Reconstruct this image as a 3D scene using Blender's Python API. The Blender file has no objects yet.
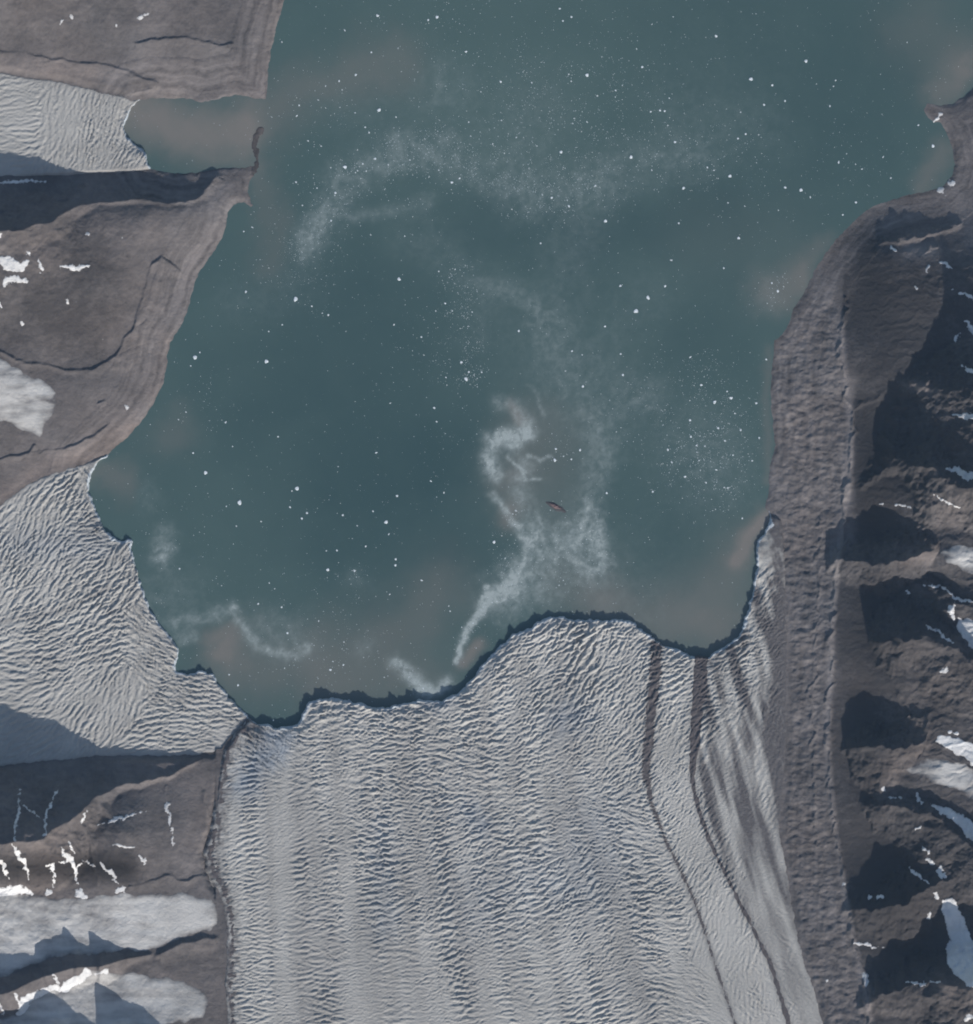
import bpy, bmesh, math
import numpy as np

# ------------------------------------------------------------------ camera, light, exposure
scene = bpy.context.scene
PX = 10.0                                   # metres on the ground for one pixel of the photograph
CAM_H = 150000.0
cam_data = bpy.data.cameras.new("camera")
cam = bpy.data.objects.new("camera", cam_data)
scene.collection.objects.link(cam)
cam.location = (0, 0, CAM_H)
cam.rotation_euler = (0, 0, 0)
cam_data.sensor_width = 36.0
cam_data.lens = 36.0 * CAM_H / (1024 * PX)
cam_data.clip_start = 1000.0
cam_data.clip_end = 400000.0
scene.camera = cam

SUN_EL, SUN_AZ = math.radians(25.0), math.radians(19.0)    # azimuth measured from the bottom of the picture to the right
world = bpy.data.worlds.new("World")
scene.world = world
world.use_nodes = True
wn = world.node_tree
wn.nodes.clear()
sky = wn.nodes.new("ShaderNodeTexSky")
sky.sky_type = 'NISHITA'
sky.sun_disc = False
sky.sun_elevation = SUN_EL
sky.sun_rotation = math.pi - SUN_AZ
bg = wn.nodes.new("ShaderNodeBackground")
bg.inputs["Strength"].default_value = 0.11
wo = wn.nodes.new("ShaderNodeOutputWorld")
wn.links.new(sky.outputs[0], bg.inputs[0])
wn.links.new(bg.outputs[0], wo.inputs[0])
sun_data = bpy.data.lights.new("sun", 'SUN')
sun_data.energy = 4.0
sun_data.angle = math.radians(0.53)
sun_data.color = (1.0, 0.955, 0.90)
sun = bpy.data.objects.new("sun", sun_data)
scene.collection.objects.link(sun)
sun.rotation_euler = (math.pi / 2 - SUN_EL, 0, SUN_AZ)      # light arrives from the lower right of the picture
sun.location = (2000, -6000, 6000)
scene.view_settings.view_transform = 'Standard'
scene.view_settings.look = 'None'
scene.view_settings.exposure = 0.0
scene.view_settings.gamma = 1.0
scene.view_settings.use_curve_mapping = False
scene.cycles.filter_width = 1.9
COL = scene.collection
rng = np.random.default_rng(7)

# ------------------------------------------------------------------ helpers: noise, distances, meshes
def wx(u): return (np.asarray(u, float) - 486.5) * PX
def wy(v): return (512.0 - np.asarray(v, float)) * PX

_perm = np.random.default_rng(3).permutation(512)
_grad = np.stack([np.cos(np.linspace(0, 2 * np.pi, 64, False)), np.sin(np.linspace(0, 2 * np.pi, 64, False))], 1)
def perlin(x, y, seed=0):
    xi = np.floor(x).astype(np.int64); yi = np.floor(y).astype(np.int64)
    xf = x - xi; yf = y - yi
    u = xf * xf * xf * (xf * (xf * 6 - 15) + 10); w = yf * yf * yf * (yf * (yf * 6 - 15) + 10)
    def g(ix, iy, dx, dy):
        h = _perm[(_perm[(ix + seed * 37) & 511] + iy + seed * 101) & 511] & 63
        return _grad[h, 0] * dx + _grad[h, 1] * dy
    a = g(xi, yi, xf, yf); b = g(xi + 1, yi, xf - 1, yf)
    c = g(xi, yi + 1, xf, yf - 1); d = g(xi + 1, yi + 1, xf - 1, yf - 1)
    return ((a + u * (b - a)) * (1 - w) + (c + u * (d - c)) * w) * 1.5
def fbm(x, y, scale, octs=4, seed=0, gain=0.5, ridged=False):
    out = 0; amp = 1.0; f = 1.0 / scale; tot = 0
    for o in range(octs):
        n = perlin(x * f + 17.3 * o, y * f + 9.1 * o, seed + o)
        if ridged: n = 1 - 2 * np.abs(n)
        out = out + n * amp; tot += amp; amp *= gain; f *= 2.03
    return out / tot
def sstep(a, b, x):
    t = np.clip((x - a) / (b - a), 0, 1); return t * t * (3 - 2 * t)

# sampling grid: one vertex per picture element in the frame and a little around it, coarser further out
def axis(lo, hi, m):
    steps = np.cumsum(np.geomspace(1.5, 60, 34))
    return np.concatenate([lo - m - steps[::-1], np.arange(lo - m, hi + m + 1), hi + m + steps])
MARG = 50
U = axis(0, 973, MARG); V = axis(0, 1024, MARG)
NX, NY = len(U), len(V)
I0 = 34
GU, GV = np.meshgrid(U, V)

def inside(poly):
    m = np.zeros((NY, NX), bool)
    p = np.array(poly, float)
    for k in range(len(p)):
        (x0, y0), (x1, y1) = p[k], p[(k + 1) % len(p)]
        if y0 == y1: continue
        lo, hi = min(y0, y1), max(y0, y1)
        r = np.nonzero((V >= lo) & (V < hi))[0]
        if len(r) == 0: continue
        xc = x0 + (V[r] - y0) / (y1 - y0) * (x1 - x0)
        m[r] ^= (U[None, :] < xc[:, None])
    return m
def seg_dist(x, y, a, b):
    ax, ay = a; bx, by = b
    dx, dy = bx - ax, by - ay
    t = np.clip(((x - ax) * dx + (y - ay) * dy) / (dx * dx + dy * dy + 1e-9), 0, 1)
    return np.hypot(x - ax - t * dx, y - ay - t * dy), t
def pdist(poly, R=80.0, closed=True):
    d = np.full((NY, NX), R)
    p = list(poly)
    for k in range(len(p) if closed else len(p) - 1):
        a, b = p[k], p[(k + 1) % len(p)]
        i0, i1 = np.searchsorted(U, [min(a[0], b[0]) - R, max(a[0], b[0]) + R])
        j0, j1 = np.searchsorted(V, [min(a[1], b[1]) - R, max(a[1], b[1]) + R])
        if i0 >= i1 or j0 >= j1: continue
        dd, _ = seg_dist(U[None, i0:i1], V[j0:j1, None], a[:2], b[:2])
        d[j0:j1, i0:i1] = np.minimum(d[j0:j1, i0:i1], dd)
    return d
def sdf(poly, R=80.0):
    return np.where(inside(poly), 1, -1) * pdist(poly, R)

def tag(o, label=None, cat=None, group=None, kind=None):
    if label: o["label"] = label
    if cat: o["category"] = cat
    if group: o["group"] = group
    if kind: o["kind"] = kind
    return o
def empty(name, loc=(0, 0, 0)):
    o = bpy.data.objects.new(name, None); COL.objects.link(o); o.location = loc
    return o
def mesh_obj(name, verts, faces_flat, nper, mat, parent=None, attrs=None, smooth=True, origin=None):
    me = bpy.data.meshes.new(name)
    verts = np.asarray(verts, np.float32)
    if origin is not None: verts = verts - np.asarray(origin, np.float32)
    me.vertices.add(len(verts)); me.vertices.foreach_set("co", verts.ravel())
    f = np.asarray(faces_flat, np.int32).ravel()
    nf = len(f) // nper
    me.loops.add(len(f)); me.loops.foreach_set("vertex_index", f)
    me.polygons.add(nf)
    me.polygons.foreach_set("loop_start", np.arange(nf, dtype=np.int32) * nper)
    me.update(calc_edges=True)
    me.polygons.foreach_set("use_smooth", np.full(nf, smooth, bool))
    for k, a in (attrs or {}).items():
        at = me.attributes.new(k, 'FLOAT', 'POINT'); at.data.foreach_set("value", np.asarray(a, np.float32))
    me.materials.append(mat)
    me.validate()
    o = bpy.data.objects.new(name, me); COL.objects.link(o)
    if origin is not None: o.location = origin
    if parent is not None:
        o.parent = parent
        if origin is None: o.location = tuple(-c for c in parent.location)
    return o
def grid_obj(name, Us, Vs, Z, cells, mat, parent=None, attrs=None, smooth=True):
    ny, nx = Z.shape
    jj, ii = np.nonzero(cells)
    a = jj * nx + ii
    quads = np.stack([a + nx, a + nx + 1, a + 1, a], 1)          # counter-clockwise seen from above (v runs down)
    used = np.zeros(ny * nx, bool); used[quads.ravel()] = True
    idx = np.full(ny * nx, -1, np.int64); idx[used] = np.arange(used.sum())
    gu, gv = np.meshgrid(Us, Vs)
    co = np.stack([wx(gu).ravel()[used], wy(gv).ravel()[used], Z.ravel()[used]], 1)
    at = {k: np.broadcast_to(v, Z.shape).ravel()[used] for k, v in (attrs or {}).items()}
    return mesh_obj(name, co, idx[quads], 4, mat, parent, at, smooth)
def cellmask(m):                              # all four corners selected
    c = m[:-1, :-1] & m[1:, :-1] & m[:-1, 1:] & m[1:, 1:]
    out = np.zeros((NY, NX), bool); out[:-1, :-1] = c
    return out
def sample(Z, u, v):                          # bilinear read of a field at picture positions
    u = np.clip(np.asarray(u, float), U[0], U[-1] - 1e-3); v = np.clip(np.asarray(v, float), V[0], V[-1] - 1e-3)
    i = np.clip(np.searchsorted(U, u, side='right') - 1, 0, NX - 2); j = np.clip(np.searchsorted(V, v, side='right') - 1, 0, NY - 2)
    fu = (u - U[i]) / (U[i + 1] - U[i]); fv = (v - V[j]) / (V[j + 1] - V[j])
    return (Z[j, i] * (1 - fu) + Z[j, i + 1] * fu) * (1 - fv) + (Z[j + 1, i] * (1 - fu) + Z[j + 1, i + 1] * fu) * fv

# ------------------------------------------------------------------ materials (node based)
class NT:
    def __init__(s, name):
        s.m = bpy.data.materials.new(name); s.m.use_nodes = True
        s.t = s.m.node_tree; s.t.nodes.clear()
        s.out = s.n("ShaderNodeOutputMaterial"); s.b = s.n("ShaderNodeBsdfPrincipled")
        s.l(s.b.outputs[0], s.out.inputs[0])
        s.geo = s.n("ShaderNodeNewGeometry")
    def n(s, k): return s.t.nodes.new(k)
    def l(s, a, b): s.t.links.new(a, b)
    def noise(s, scale, detail=4, rough=0.6, stretch=None, dist=0.0):
        x = s.n("ShaderNodeTexNoise"); x.inputs["Scale"].default_value = 1.0 / scale
        x.inputs["Detail"].default_value = detail; x.inputs["Roughness"].default_value = rough
        x.inputs["Distortion"].default_value = dist
        if stretch:
            mp = s.n("ShaderNodeMapping"); mp.inputs["Scale"].default_value = stretch
            s.l(s.geo.outputs["Position"], mp.inputs[0]); s.l(mp.outputs[0], x.inputs["Vector"])
        else: s.l(s.geo.outputs["Position"], x.inputs["Vector"])
        return x.outputs[0]
    def attr(s, name):
        x = s.n("ShaderNodeAttribute"); x.attribute_name = name; return x.outputs["Fac"]
    def math(s, op, a, b=None, c=None, clamp=False):
        x = s.n("ShaderNodeMath"); x.operation = op; x.use_clamp = clamp
        for k, v in enumerate((a, b, c)):
            if v is None: continue
            if isinstance(v, (int, float)): x.inputs[k].default_value = v
            else: s.l(v, x.inputs[k])
        return x.outputs[0]
    def rng(s, v, a, b, c=0.0, d=1.0):
        x = s.n("ShaderNodeMapRange"); s.l(v, x.inputs[0])
        for k, q in zip((1, 2, 3, 4), (a, b, c, d)): x.inputs[k].default_value = q
        return x.outputs[0]
    def mix(s, f, a, b, mode='MIX'):
        x = s.n("ShaderNodeMix"); x.data_type = 'RGBA'; x.blend_type = mode
        for sock, v in ((x.inputs[0], f), (x.inputs[6], a), (x.inputs[7], b)):
            if isinstance(v, (int, float)): sock.default_value = v
            elif isinstance(v, tuple): sock.default_value = (*v, 1.0)
            else: s.l(v, sock)
        return x.outputs[2]
    def bump(s, h, dist, strength=1.0):
        x = s.n("ShaderNodeBump"); x.inputs["Distance"].default_value = dist; x.inputs["Strength"].default_value = strength
        s.l(h, x.inputs["Height"]); s.l(x.outputs[0], s.b.inputs["Normal"])
    def fin(s, col, rough=0.9, spec=0.2):
        if isinstance(col, tuple): s.b.inputs["Base Color"].default_value = (*col, 1)
        else: s.l(col, s.b.inputs["Base Color"])
        s.b.inputs["Roughness"].default_value = rough
        s.b.inputs["Specular IOR Level"].default_value = spec
        return s.m

def mat_rock():
    k = NT("bare_rock_and_scree")
    tone, warm = k.attr("tone"), k.attr("warm")
    n1 = k.noise(420, 7, 0.62); n2 = k.noise(70, 5, 0.7); n3 = k.noise(900, 3, 0.5)
    t = k.math('ADD', tone, k.math('MULTIPLY', k.math('SUBTRACT', n1, 0.5), 1.0))
    t = k.math('ADD', t, k.math('MULTIPLY', k.math('SUBTRACT', n2, 0.5), 0.75), clamp=True)
    c = k.mix(t, (0.066, 0.064, 0.067), (0.225, 0.213, 0.213))
    cw = k.mix(t, (0.09, 0.076, 0.070), (0.275, 0.230, 0.208))
    w = k.math('ADD', warm, k.math('MULTIPLY', k.math('SUBTRACT', n3, 0.5), 0.5), clamp=True)
    c = k.mix(w, c, cw)
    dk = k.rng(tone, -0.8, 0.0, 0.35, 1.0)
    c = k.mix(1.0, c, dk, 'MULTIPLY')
    k.bump(k.math('ADD', k.noise(60, 6, 0.7), k.math('MULTIPLY', n1, 1.5)), 13.0, 0.9)
    return k.fin(c, 0.95, 0.15)
def mat_ice(name, clean=(0.51, 0.493, 0.458), dirt=(0.125, 0.115, 0.115)):
    k = NT(name)
    d, b = k.attr("dirt"), k.attr("blue")
    n1 = k.noise(45, 5, 0.7); n2 = k.noise(500, 4, 0.55)
    dd = k.math('ADD', d, k.math('MULTIPLY', k.math('SUBTRACT', n1, 0.5), k.math('ADD', 0.12, k.math('MULTIPLY', d, 0.8))), clamp=True)
    c = k.mix(k.rng(n2, 0.3, 0.7), tuple(x * 0.84 for x in clean), tuple(min(1, x * 1.10) for x in clean))
    c = k.mix(k.math('MULTIPLY', b, 0.55, clamp=True), c, (0.20, 0.27, 0.36))
    c = k.mix(dd, c, dirt)
    k.bump(k.noise(24, 5, 0.75), 8.0, 1.0)
    return k.fin(c, 0.6, 0.3)
def mat_snow(name, a=(0.82, 0.82, 0.82), b=(0.70, 0.70, 0.70)):
    k = NT(name)
    c = k.mix(k.noise(60, 5, 0.6), b, a)
    k.bump(k.noise(40, 4, 0.6), 2.0, 0.5)
    return k.fin(c, 0.7, 0.2)
def mat_debris():
    k = NT("moraine_debris")
    n = k.noise(40, 5, 0.7)
    c = k.mix(n, (0.07, 0.063, 0.066), (0.17, 0.15, 0.148))
    k.bump(n, 8.0, 0.8)
    return k.fin(c, 0.95, 0.15)
def mat_water():
    k = NT("silty_fjord_water")
    milk, sed, deep = k.attr("milk"), k.attr("silt"), k.attr("deep")
    n1 = k.noise(700, 6, 0.6, None, 0.6); n2 = k.noise(60, 5, 0.72, None, 0.8)
    dp = k.math('ADD', deep, k.math('MULTIPLY', k.math('SUBTRACT', n1, 0.5), 0.5), clamp=True)
    c = k.mix(dp, (0.086, 0.139, 0.131), (0.046, 0.088, 0.090))
    sd = k.math('MULTIPLY', sed, k.rng(n1, 0.2, 0.8, 0.75, 1.2), clamp=True)
    c = k.mix(sd, c, (0.222, 0.205, 0.184))
    mk = k.math('MULTIPLY', milk, k.rng(n2, 0.25, 0.75, 0.2, 1.7), clamp=True)
    c = k.mix(mk, c, (0.40, 0.45, 0.44))
    k.bump(k.noise(22, 3, 0.6), 0.5, 0.5)
    k.b.inputs["IOR"].default_value = 1.33
    return k.fin(c, 0.35, 0.5)
M_ROCK, M_ICE = mat_rock(), mat_ice("crevassed_glacier_ice")
M_SNOW, M_OLD = mat_ice("white_snow", (0.80, 0.79, 0.775), (0.16, 0.15, 0.15)), mat_ice("smooth_old_ice", (0.60, 0.585, 0.56))
M_DEB, M_WATER = mat_debris(), mat_water()
M_BERG = mat_snow("iceberg_ice", (0.86, 0.90, 0.92), (0.66, 0.73, 0.77))
M_CLIFF = mat_snow("calving_face_ice", (0.55, 0.58, 0.60), (0.36, 0.41, 0.45))

def strokes_grid(strokes):
    """sum of soft strokes on the terrain grid: (points, half width, strength)"""
    F = np.zeros((NY, NX))
    for pts, wd, st in strokes:
        d = pdist(pts if len(pts) > 1 else [pts[0], (pts[0][0] + .5, pts[0][1])], wd * 3.2, False)
        F += st * np.exp(-0.5 * (d / wd) ** 2) * (d < wd * 3.1)
    return F
# ------------------------------------------------------------------ outlines of water and ice
COAST_LEFT = [(330, -900), (300, -120), (287, -30), (284, 0), (279, 18), (272, 45), (268, 70), (267, 88), (265, 99), (258, 99), (250, 98), (240, 95),
    (226, 96), (212, 101), (200, 102), (185, 98), (174, 99), (160, 98), (150, 98), (138, 101)]
FRONT_SMALL = [(135, 104), (129, 112), (123, 126), (127, 137), (137, 146), (145, 153), (148, 163)]
COAST_LEFT2 = [(151, 169), (165, 172), (180, 174), (200, 172), (222, 168), (240, 168), (249, 167), (256, 166), (256, 172), (250, 180), (248, 192), (253, 205), (251, 207),
    (244, 202), (234, 204), (228, 212), (226, 227), (219, 243), (212, 255), (200, 270), (193, 288), (189, 305), (183, 322), (176, 333), (170, 343), (168, 356),
    (166, 372), (162, 386), (155, 401), (147, 414), (138, 426), (125, 439), (113, 450), (104, 457), (98, 462)]
FRONT_LEFT = [(92, 470), (88, 480), (88, 492), (94, 506), (100, 519), (105, 529), (111, 538), (121, 541), (130, 540), (131, 551), (137, 567), (141, 585), (146, 600),
    (153, 615), (163, 628), (173, 640), (179, 648), (178, 658), (173, 665), (176, 672), (186, 674), (200, 671), (212, 674), (218, 683), (228, 695), (240, 707), (249, 718)]
FRONT_MAIN = [(262, 724), (277, 728), (292, 727), (301, 720), (306, 710), (309, 702), (320, 699), (342, 699), (360, 704), (385, 709), (407, 703), (420, 700), (442, 701), (457, 694),
    (468, 682), (483, 665), (498, 648), (512, 635), (531, 628), (542, 620), (557, 616), (575, 620), (598, 620), (620, 620), (634, 623), (643, 632), (657, 641), (675, 650),
    (694, 657), (709, 656), (723, 648), (737, 638), (745, 622), (751, 598), (755, 580), (757, 561), (756, 547), (761, 535), (771, 525)]
COAST_RIGHT = [(770, 517), (765, 507), (769, 489), (770, 465), (775, 446), (773, 425), (770, 392), (772, 365), (774, 341), (784, 332), (789, 322), (793, 310), (803, 295), (812, 277),
    (815, 265), (828, 250), (840, 234), (855, 217), (870, 207), (891, 200), (909, 194), (930, 191), (941, 187), (951, 177), (955, 165), (952, 147), (945, 130), (941, 122),
    (934, 122), (927, 117), (922, 110), (927, 104), (936, 105), (951, 105), (963, 98), (974, 88), (1010, 66), (1120, 30), (1900, -500), (1900, -900)]
WATER_POLY = COAST_LEFT + FRONT_SMALL + COAST_LEFT2 + FRONT_LEFT + FRONT_MAIN + COAST_RIGHT
G_MAIN = [(249, 700), (249, 719), (236, 735), (225, 750), (221, 771), (217, 798), (212, 830), (204, 853), (209, 876), (219, 893), (225, 918), (227, 951), (225, 983), (227, 1024),
    (235, 1100), (240, 1700), (900, 1700), (850, 1100), (823, 1024), (815, 990), (805, 960), (796, 925), (786, 862), (780, 830), (784, 790), (788, 720), (788, 640), (786, 590), (784, 550), (780, 520),
    (769, 512), (740, 500), (300, 640)]
G_LEFT = [(249, 700), (249, 719), (236, 735), (222, 751), (200, 756), (150, 757), (98, 757), (50, 762), (0, 767), (-60, 772), (-700, 800), (-700, 560), (-60, 540), (0, 504), (15, 492), (30, 482),
    (50, 473), (70, 467), (92, 461), (106, 455), (160, 470), (240, 640)]
G_SMALL = [(-700, 60), (-60, 68), (0, 72), (30, 77), (60, 81), (95, 89), (120, 95), (136, 100), (160, 104), (162, 160), (149, 168), (130, 171), (100, 172), (60, 174), (0, 178), (-60, 185), (-700, 200)]
JIT = fbm(GU, GV, 9, 4, 11) * 2.2
sdW = sdf(WATER_POLY)
SPIT = [(261, 130), (260, 134), (255, 140), (254, 147), (257, 154), (257, 162), (255, 172)]
sdW = np.minimum(sdW, pdist(SPIT, 40, False) - 2.4 + 3.2 * fbm(GU, GV, 6, 2, 15))
sdW = sdW + JIT
sdG1 = sdf(G_MAIN) + JIT; sdG2 = sdf(G_LEFT) + JIT; sdG3 = sdf(G_SMALL) + JIT * 0.7

# ------------------------------------------------------------------ terrain height
PTS = [(0, 0, 300), (100, 0, 250), (200, 0, 150), (250, 20, 80), (100, 30, 185), (200, 42, 110), (245, 65, 40), (200, 85, 22), (150, 80, 70), (60, 55, 125), (0, 45, 150), (100, 70, 90),
  (-100, 0, 380), (100, -100, 420), (-150, -150, 550), (250, -80, 90), (-100, 125, 130), (0, 125, 90), (100, 125, 50),
  (20, 190, 95), (45, 189, 85), (72, 188, 65), (110, 184, 50), (150, 186, 45), (190, 186, 36), (210, 180, 20), (100, 208, 195), (150, 208, 172), (190, 208, 130), (222, 200, 55), (238, 182, 20), (200, 230, 90), (150, 240, 175), (100, 240, 240), (50, 240, 350), (0, 250, 400), (0, 300, 310), (60, 300, 270), (110, 300, 190),
  (130, 330, 110), (0, 340, 185), (60, 358, 130), (160, 300, 75), (185, 280, 38), (205, 250, 35), (0, 380, 200), (60, 390, 130), (100, 390, 95), (140, 380, 50), (0, 435, 130), (60, 440, 85), (100, 430, 55), (130, 410, 40), (0, 480, 75), (50, 460, 55),
  (-100, 260, 500), (-100, 400, 300), (-100, 600, 110), (50, 600, 60), (150, 720, 60),
  (0, 768, 75), (100, 758, 65), (200, 757, 60), (0, 890, 380), (50, 895, 310), (100, 895, 245), (150, 890, 190), (200, 885, 120), (213, 840, 85), (213, 800, 72), (188, 820, 140), (150, 830, 230), (125, 832, 320), (172, 790, 130),
  (0, 925, 390), (50, 925, 310), (100, 925, 235), (150, 925, 185), (185, 915, 140), (215, 905, 105), (150, 965, 190), (200, 960, 115), (0, 970, 430), (50, 955, 330), (60, 1000, 350), (100, 1000, 265), (200, 1000, 125), (150, 1020, 220), (0, 1015, 440),
  (-100, 850, 650), (-100, 960, 520), (-100, 1060, 800), (100, 1150, 600), (0, 1250, 700), (200, 1100, 180), (170, 1040, 240),
  (400, 900, 60), (600, 900, 60), (500, 750, 20), (300, 800, 50), (700, 750, 40),
  (790, 400, 25), (825, 400, 45), (840, 400, 60), (800, 500, 40), (840, 500, 70), (810, 600, 62), (830, 700, 88), (805, 700, 70), (830, 800, 112), (805, 800, 92), (840, 900, 140), (815, 900, 118), (850, 1000, 165), (835, 1000, 150),
  (860, 400, 110), (860, 500, 125), (860, 600, 150), (858, 700, 140), (860, 800, 175), (870, 900, 210), (885, 1000, 240),
  (850, 265, 40), (835, 265, 18), (885, 258, 170), (930, 258, 215), (960, 255, 190), (890, 300, 240), (930, 300, 330), (868, 330, 150), (850, 300, 60), (830, 300, 24), (800, 312, 6), (816, 284, 6), (829, 266, 6), (880, 211, 5), (905, 203, 5), (900, 350, 290), (930, 350, 330), (960, 330, 360), (985, 300, 380), (880, 390, 200), (910, 390, 270), (900, 425, 200), (930, 415, 290), (960, 395, 370),
  (940, 205, 22), (900, 208, 14), (875, 218, 14), (860, 232, 16), (915, 222, 60), (960, 180, 30), (968, 215, 55), (950, 120, 22), (975, 140, 70), (985, 220, 110), (1000, 120, 90),
  (950, 530, 560), (985, 550, 640), (940, 565, 520), (930, 500, 560), (900, 500, 330), (885, 530, 150), (862, 532, 120), (915, 535, 330), (890, 580, 150), (910, 580, 200), (932, 580, 300), (965, 600, 580), (900, 680, 400), (950, 690, 530), (930, 722, 490), (890, 698, 250), (870, 688, 170), (900, 718, 270),
  (880, 727, 190), (850, 725, 125), (855, 770, 140), (910, 770, 410), (950, 780, 500), (985, 780, 580), (900, 840, 250), (930, 860, 360), (870, 845, 150), (900, 868, 220), (960, 880, 480), (900, 935, 230), (950, 930, 330), (960, 905, 390), (920, 955, 240), (985, 1000, 540), (900, 1015, 290),
  (1100, 500, 850), (1100, 800, 900), (1100, 1000, 800), (1100, 250, 320), (1150, 120, 200), (900, 1100, 350), (1000, 1150, 700)]
def macro(points):
    p = np.array(points, float)
    c2 = 12.0 ** 2
    A = np.sqrt((p[:, None, 0] - p[None, :, 0]) ** 2 + (p[:, None, 1] - p[None, :, 1]) ** 2 + c2)
    n = len(p)
    S = np.zeros((n + 1, n + 1)); S[:n, :n] = -A - 1.0 * np.eye(n) * 0; S[:n, n] = 1; S[n, :n] = 1
    w = np.linalg.solve(S, np.append(p[:, 2], 0))
    cu, cv = np.arange(-160, 1140, 4.0), np.arange(-160, 1190, 4.0)
    gu, gv = np.meshgrid(cu, cv)
    z = np.full(gu.shape, w[n])
    for k in range(n): z -= w[k] * np.sqrt((gu - p[k, 0]) ** 2 + (gv - p[k, 1]) ** 2 + c2)
    uu = np.clip((np.clip(U, cu[0], cu[-1] - .01) - cu[0]) / 4, 0, len(cu) - 1.001); vv = np.clip((np.clip(V, cv[0], cv[-1] - .01) - cv[0]) / 4, 0, len(cv) - 1.001)
    i = uu.astype(int); j = vv.astype(int); fu = (uu - i)[None, :]; fv = (vv - j)[:, None]
    return (z[j][:, i] * (1 - fu) + z[j][:, i + 1] * fu) * (1 - fv) + (z[j + 1][:, i] * (1 - fu) + z[j + 1][:, i + 1] * fu) * fv
Zl = macro(PTS)
WU = GU + fbm(GU, GV, 34, 4, 21) * 7.0; WV = GV + fbm(GU, GV, 30, 4, 25) * 6.0
WU = WU + (GU > 700) * fbm(GU, GV, 13, 3, 27) * 5.0; WV = WV + (GU > 700) * fbm(GU, GV, 12, 3, 29) * 5.0
GULLY = fbm(GU, GV, 11, 4, 31, 0.55, True)
def ridge(nodes, s_up, s_down, R=110, rough=0.20, k=12.0, wob=1.0):
    """sharp crest through (u, v, height); s_up / s_down: fall per metre towards the top / bottom of the picture"""
    global Zl
    us = [n[0] for n in nodes]; vs = [n[1] for n in nodes]
    i0, i1 = np.searchsorted(U, [min(us) - R, max(us) + R]); j0, j1 = np.searchsorted(V, [min(vs) - R, max(vs) + R])
    sl = np.s_[j0:j1, i0:i1]
    x, y = GU[sl] + (WU[sl] - GU[sl]) * wob, GV[sl] + (WV[sl] - GV[sl]) * wob
    D = []
    bl = 6.0 if wob > .5 else 4.0
    for q_, (a, b) in enumerate(zip(nodes[:-1], nodes[1:])):
        d, t = seg_dist(x, y, a[:2], b[:2])
        cr = (b[0] - a[0]) * (y - a[1]) - (b[1] - a[1]) * (x - a[0])      # >0 : below the crest when a is left of b
        s = np.where(cr > 0, s_down, s_up)
        if (q_ == 0): s = np.where(t <= 0, max(s_up, s_down), s)
        if (q_ == len(nodes) - 2): s = np.where(t >= 1, max(s_up, s_down), s)
        D.append((d, a[2] + (b[2] - a[2]) * t, s))
    best = np.minimum.reduce([e[0] for e in D])
    W = H = S = 0
    for d, hh, s in D:                                   # neighbouring stretches of the crest blend into one another
        e = np.exp(-(d - best) / bl); W = W + e; H = H + e * hh; S = S + e * s
    H = H / W; S = S / W
    h = H - S * PX * (best - rough * GULLY[sl] * np.minimum(best, 16.0))
    z = Zl[sl]; q = np.clip(1 - np.abs(z - h) / k, 0, 1)
    Zl[sl] = np.maximum(z, h) + q * q * k * 0.25
# lower left massif
ridge([(-200, 860, 900), (-60, 848, 820), (-20, 843, 830), (0, 842, 800), (20, 841, 780), (47, 838, 715), (60, 826, 620), (78, 812, 500), (98, 797, 345), (118, 786, 235), (147, 780, 185), (168, 776, 150), (182, 768, 110), (205, 757, 80)], 0.85, 0.85)
ridge([(0, 842, 735), (5, 870, 480)], 1.0, 1.0, 50); ridge([(38, 840, 660), (42, 874, 420)], 1.0, 1.0, 50); ridge([(66, 822, 520), (66, 878, 340)], 1.0, 1.0, 50)
ridge([(78, 812, 440), (95, 860, 330), (98, 882, 260)], .9, .9, 50); ridge([(98, 800, 310), (140, 850, 240)], .7, .7, 50)
ridge([(-120, 1010, 760), (-60, 1000, 700), (-12, 994, 540), (6, 992, 640), (12, 990, 610), (20, 986, 560), (36, 979, 510), (44, 976, 450), (47, 975, 520), (62, 970, 480), (74, 967, 450), (78, 967, 500), (88, 966, 400), (98, 965, 340), (101, 965, 440), (113, 962, 350), (130, 957, 260), (150, 954, 215)], 1.1, 0.85, wob=0.25, rough=.16)
ridge([(158, 954, 215), (175, 946, 190), (195, 940, 160), (214, 936, 125)], 0.8, 0.35)
ridge([(-60, 1090, 880), (20, 1072, 740), (28, 1070, 800), (40, 1068, 740), (46, 1067, 770), (58, 1064, 720), (64, 1062, 810), (80, 1062, 690), (96, 1062, 580), (110, 1062, 490), (122, 1058, 640), (150, 1052, 470), (190, 1050, 250)], 0.9, 0.7, 120, wob=0.25, rough=.16)
# hill south of the small glacier
ridge([(-120, 245, 620), (-40, 236, 540), (0, 233, 480), (25, 231, 455), (52, 223, 410), (66, 215, 310), (82, 206, 235), (100, 201, 190), (125, 201, 172), (150, 202, 165), (185, 203, 140), (205, 192, 90), (220, 176, 45)], 0.9, 0.35)
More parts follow.
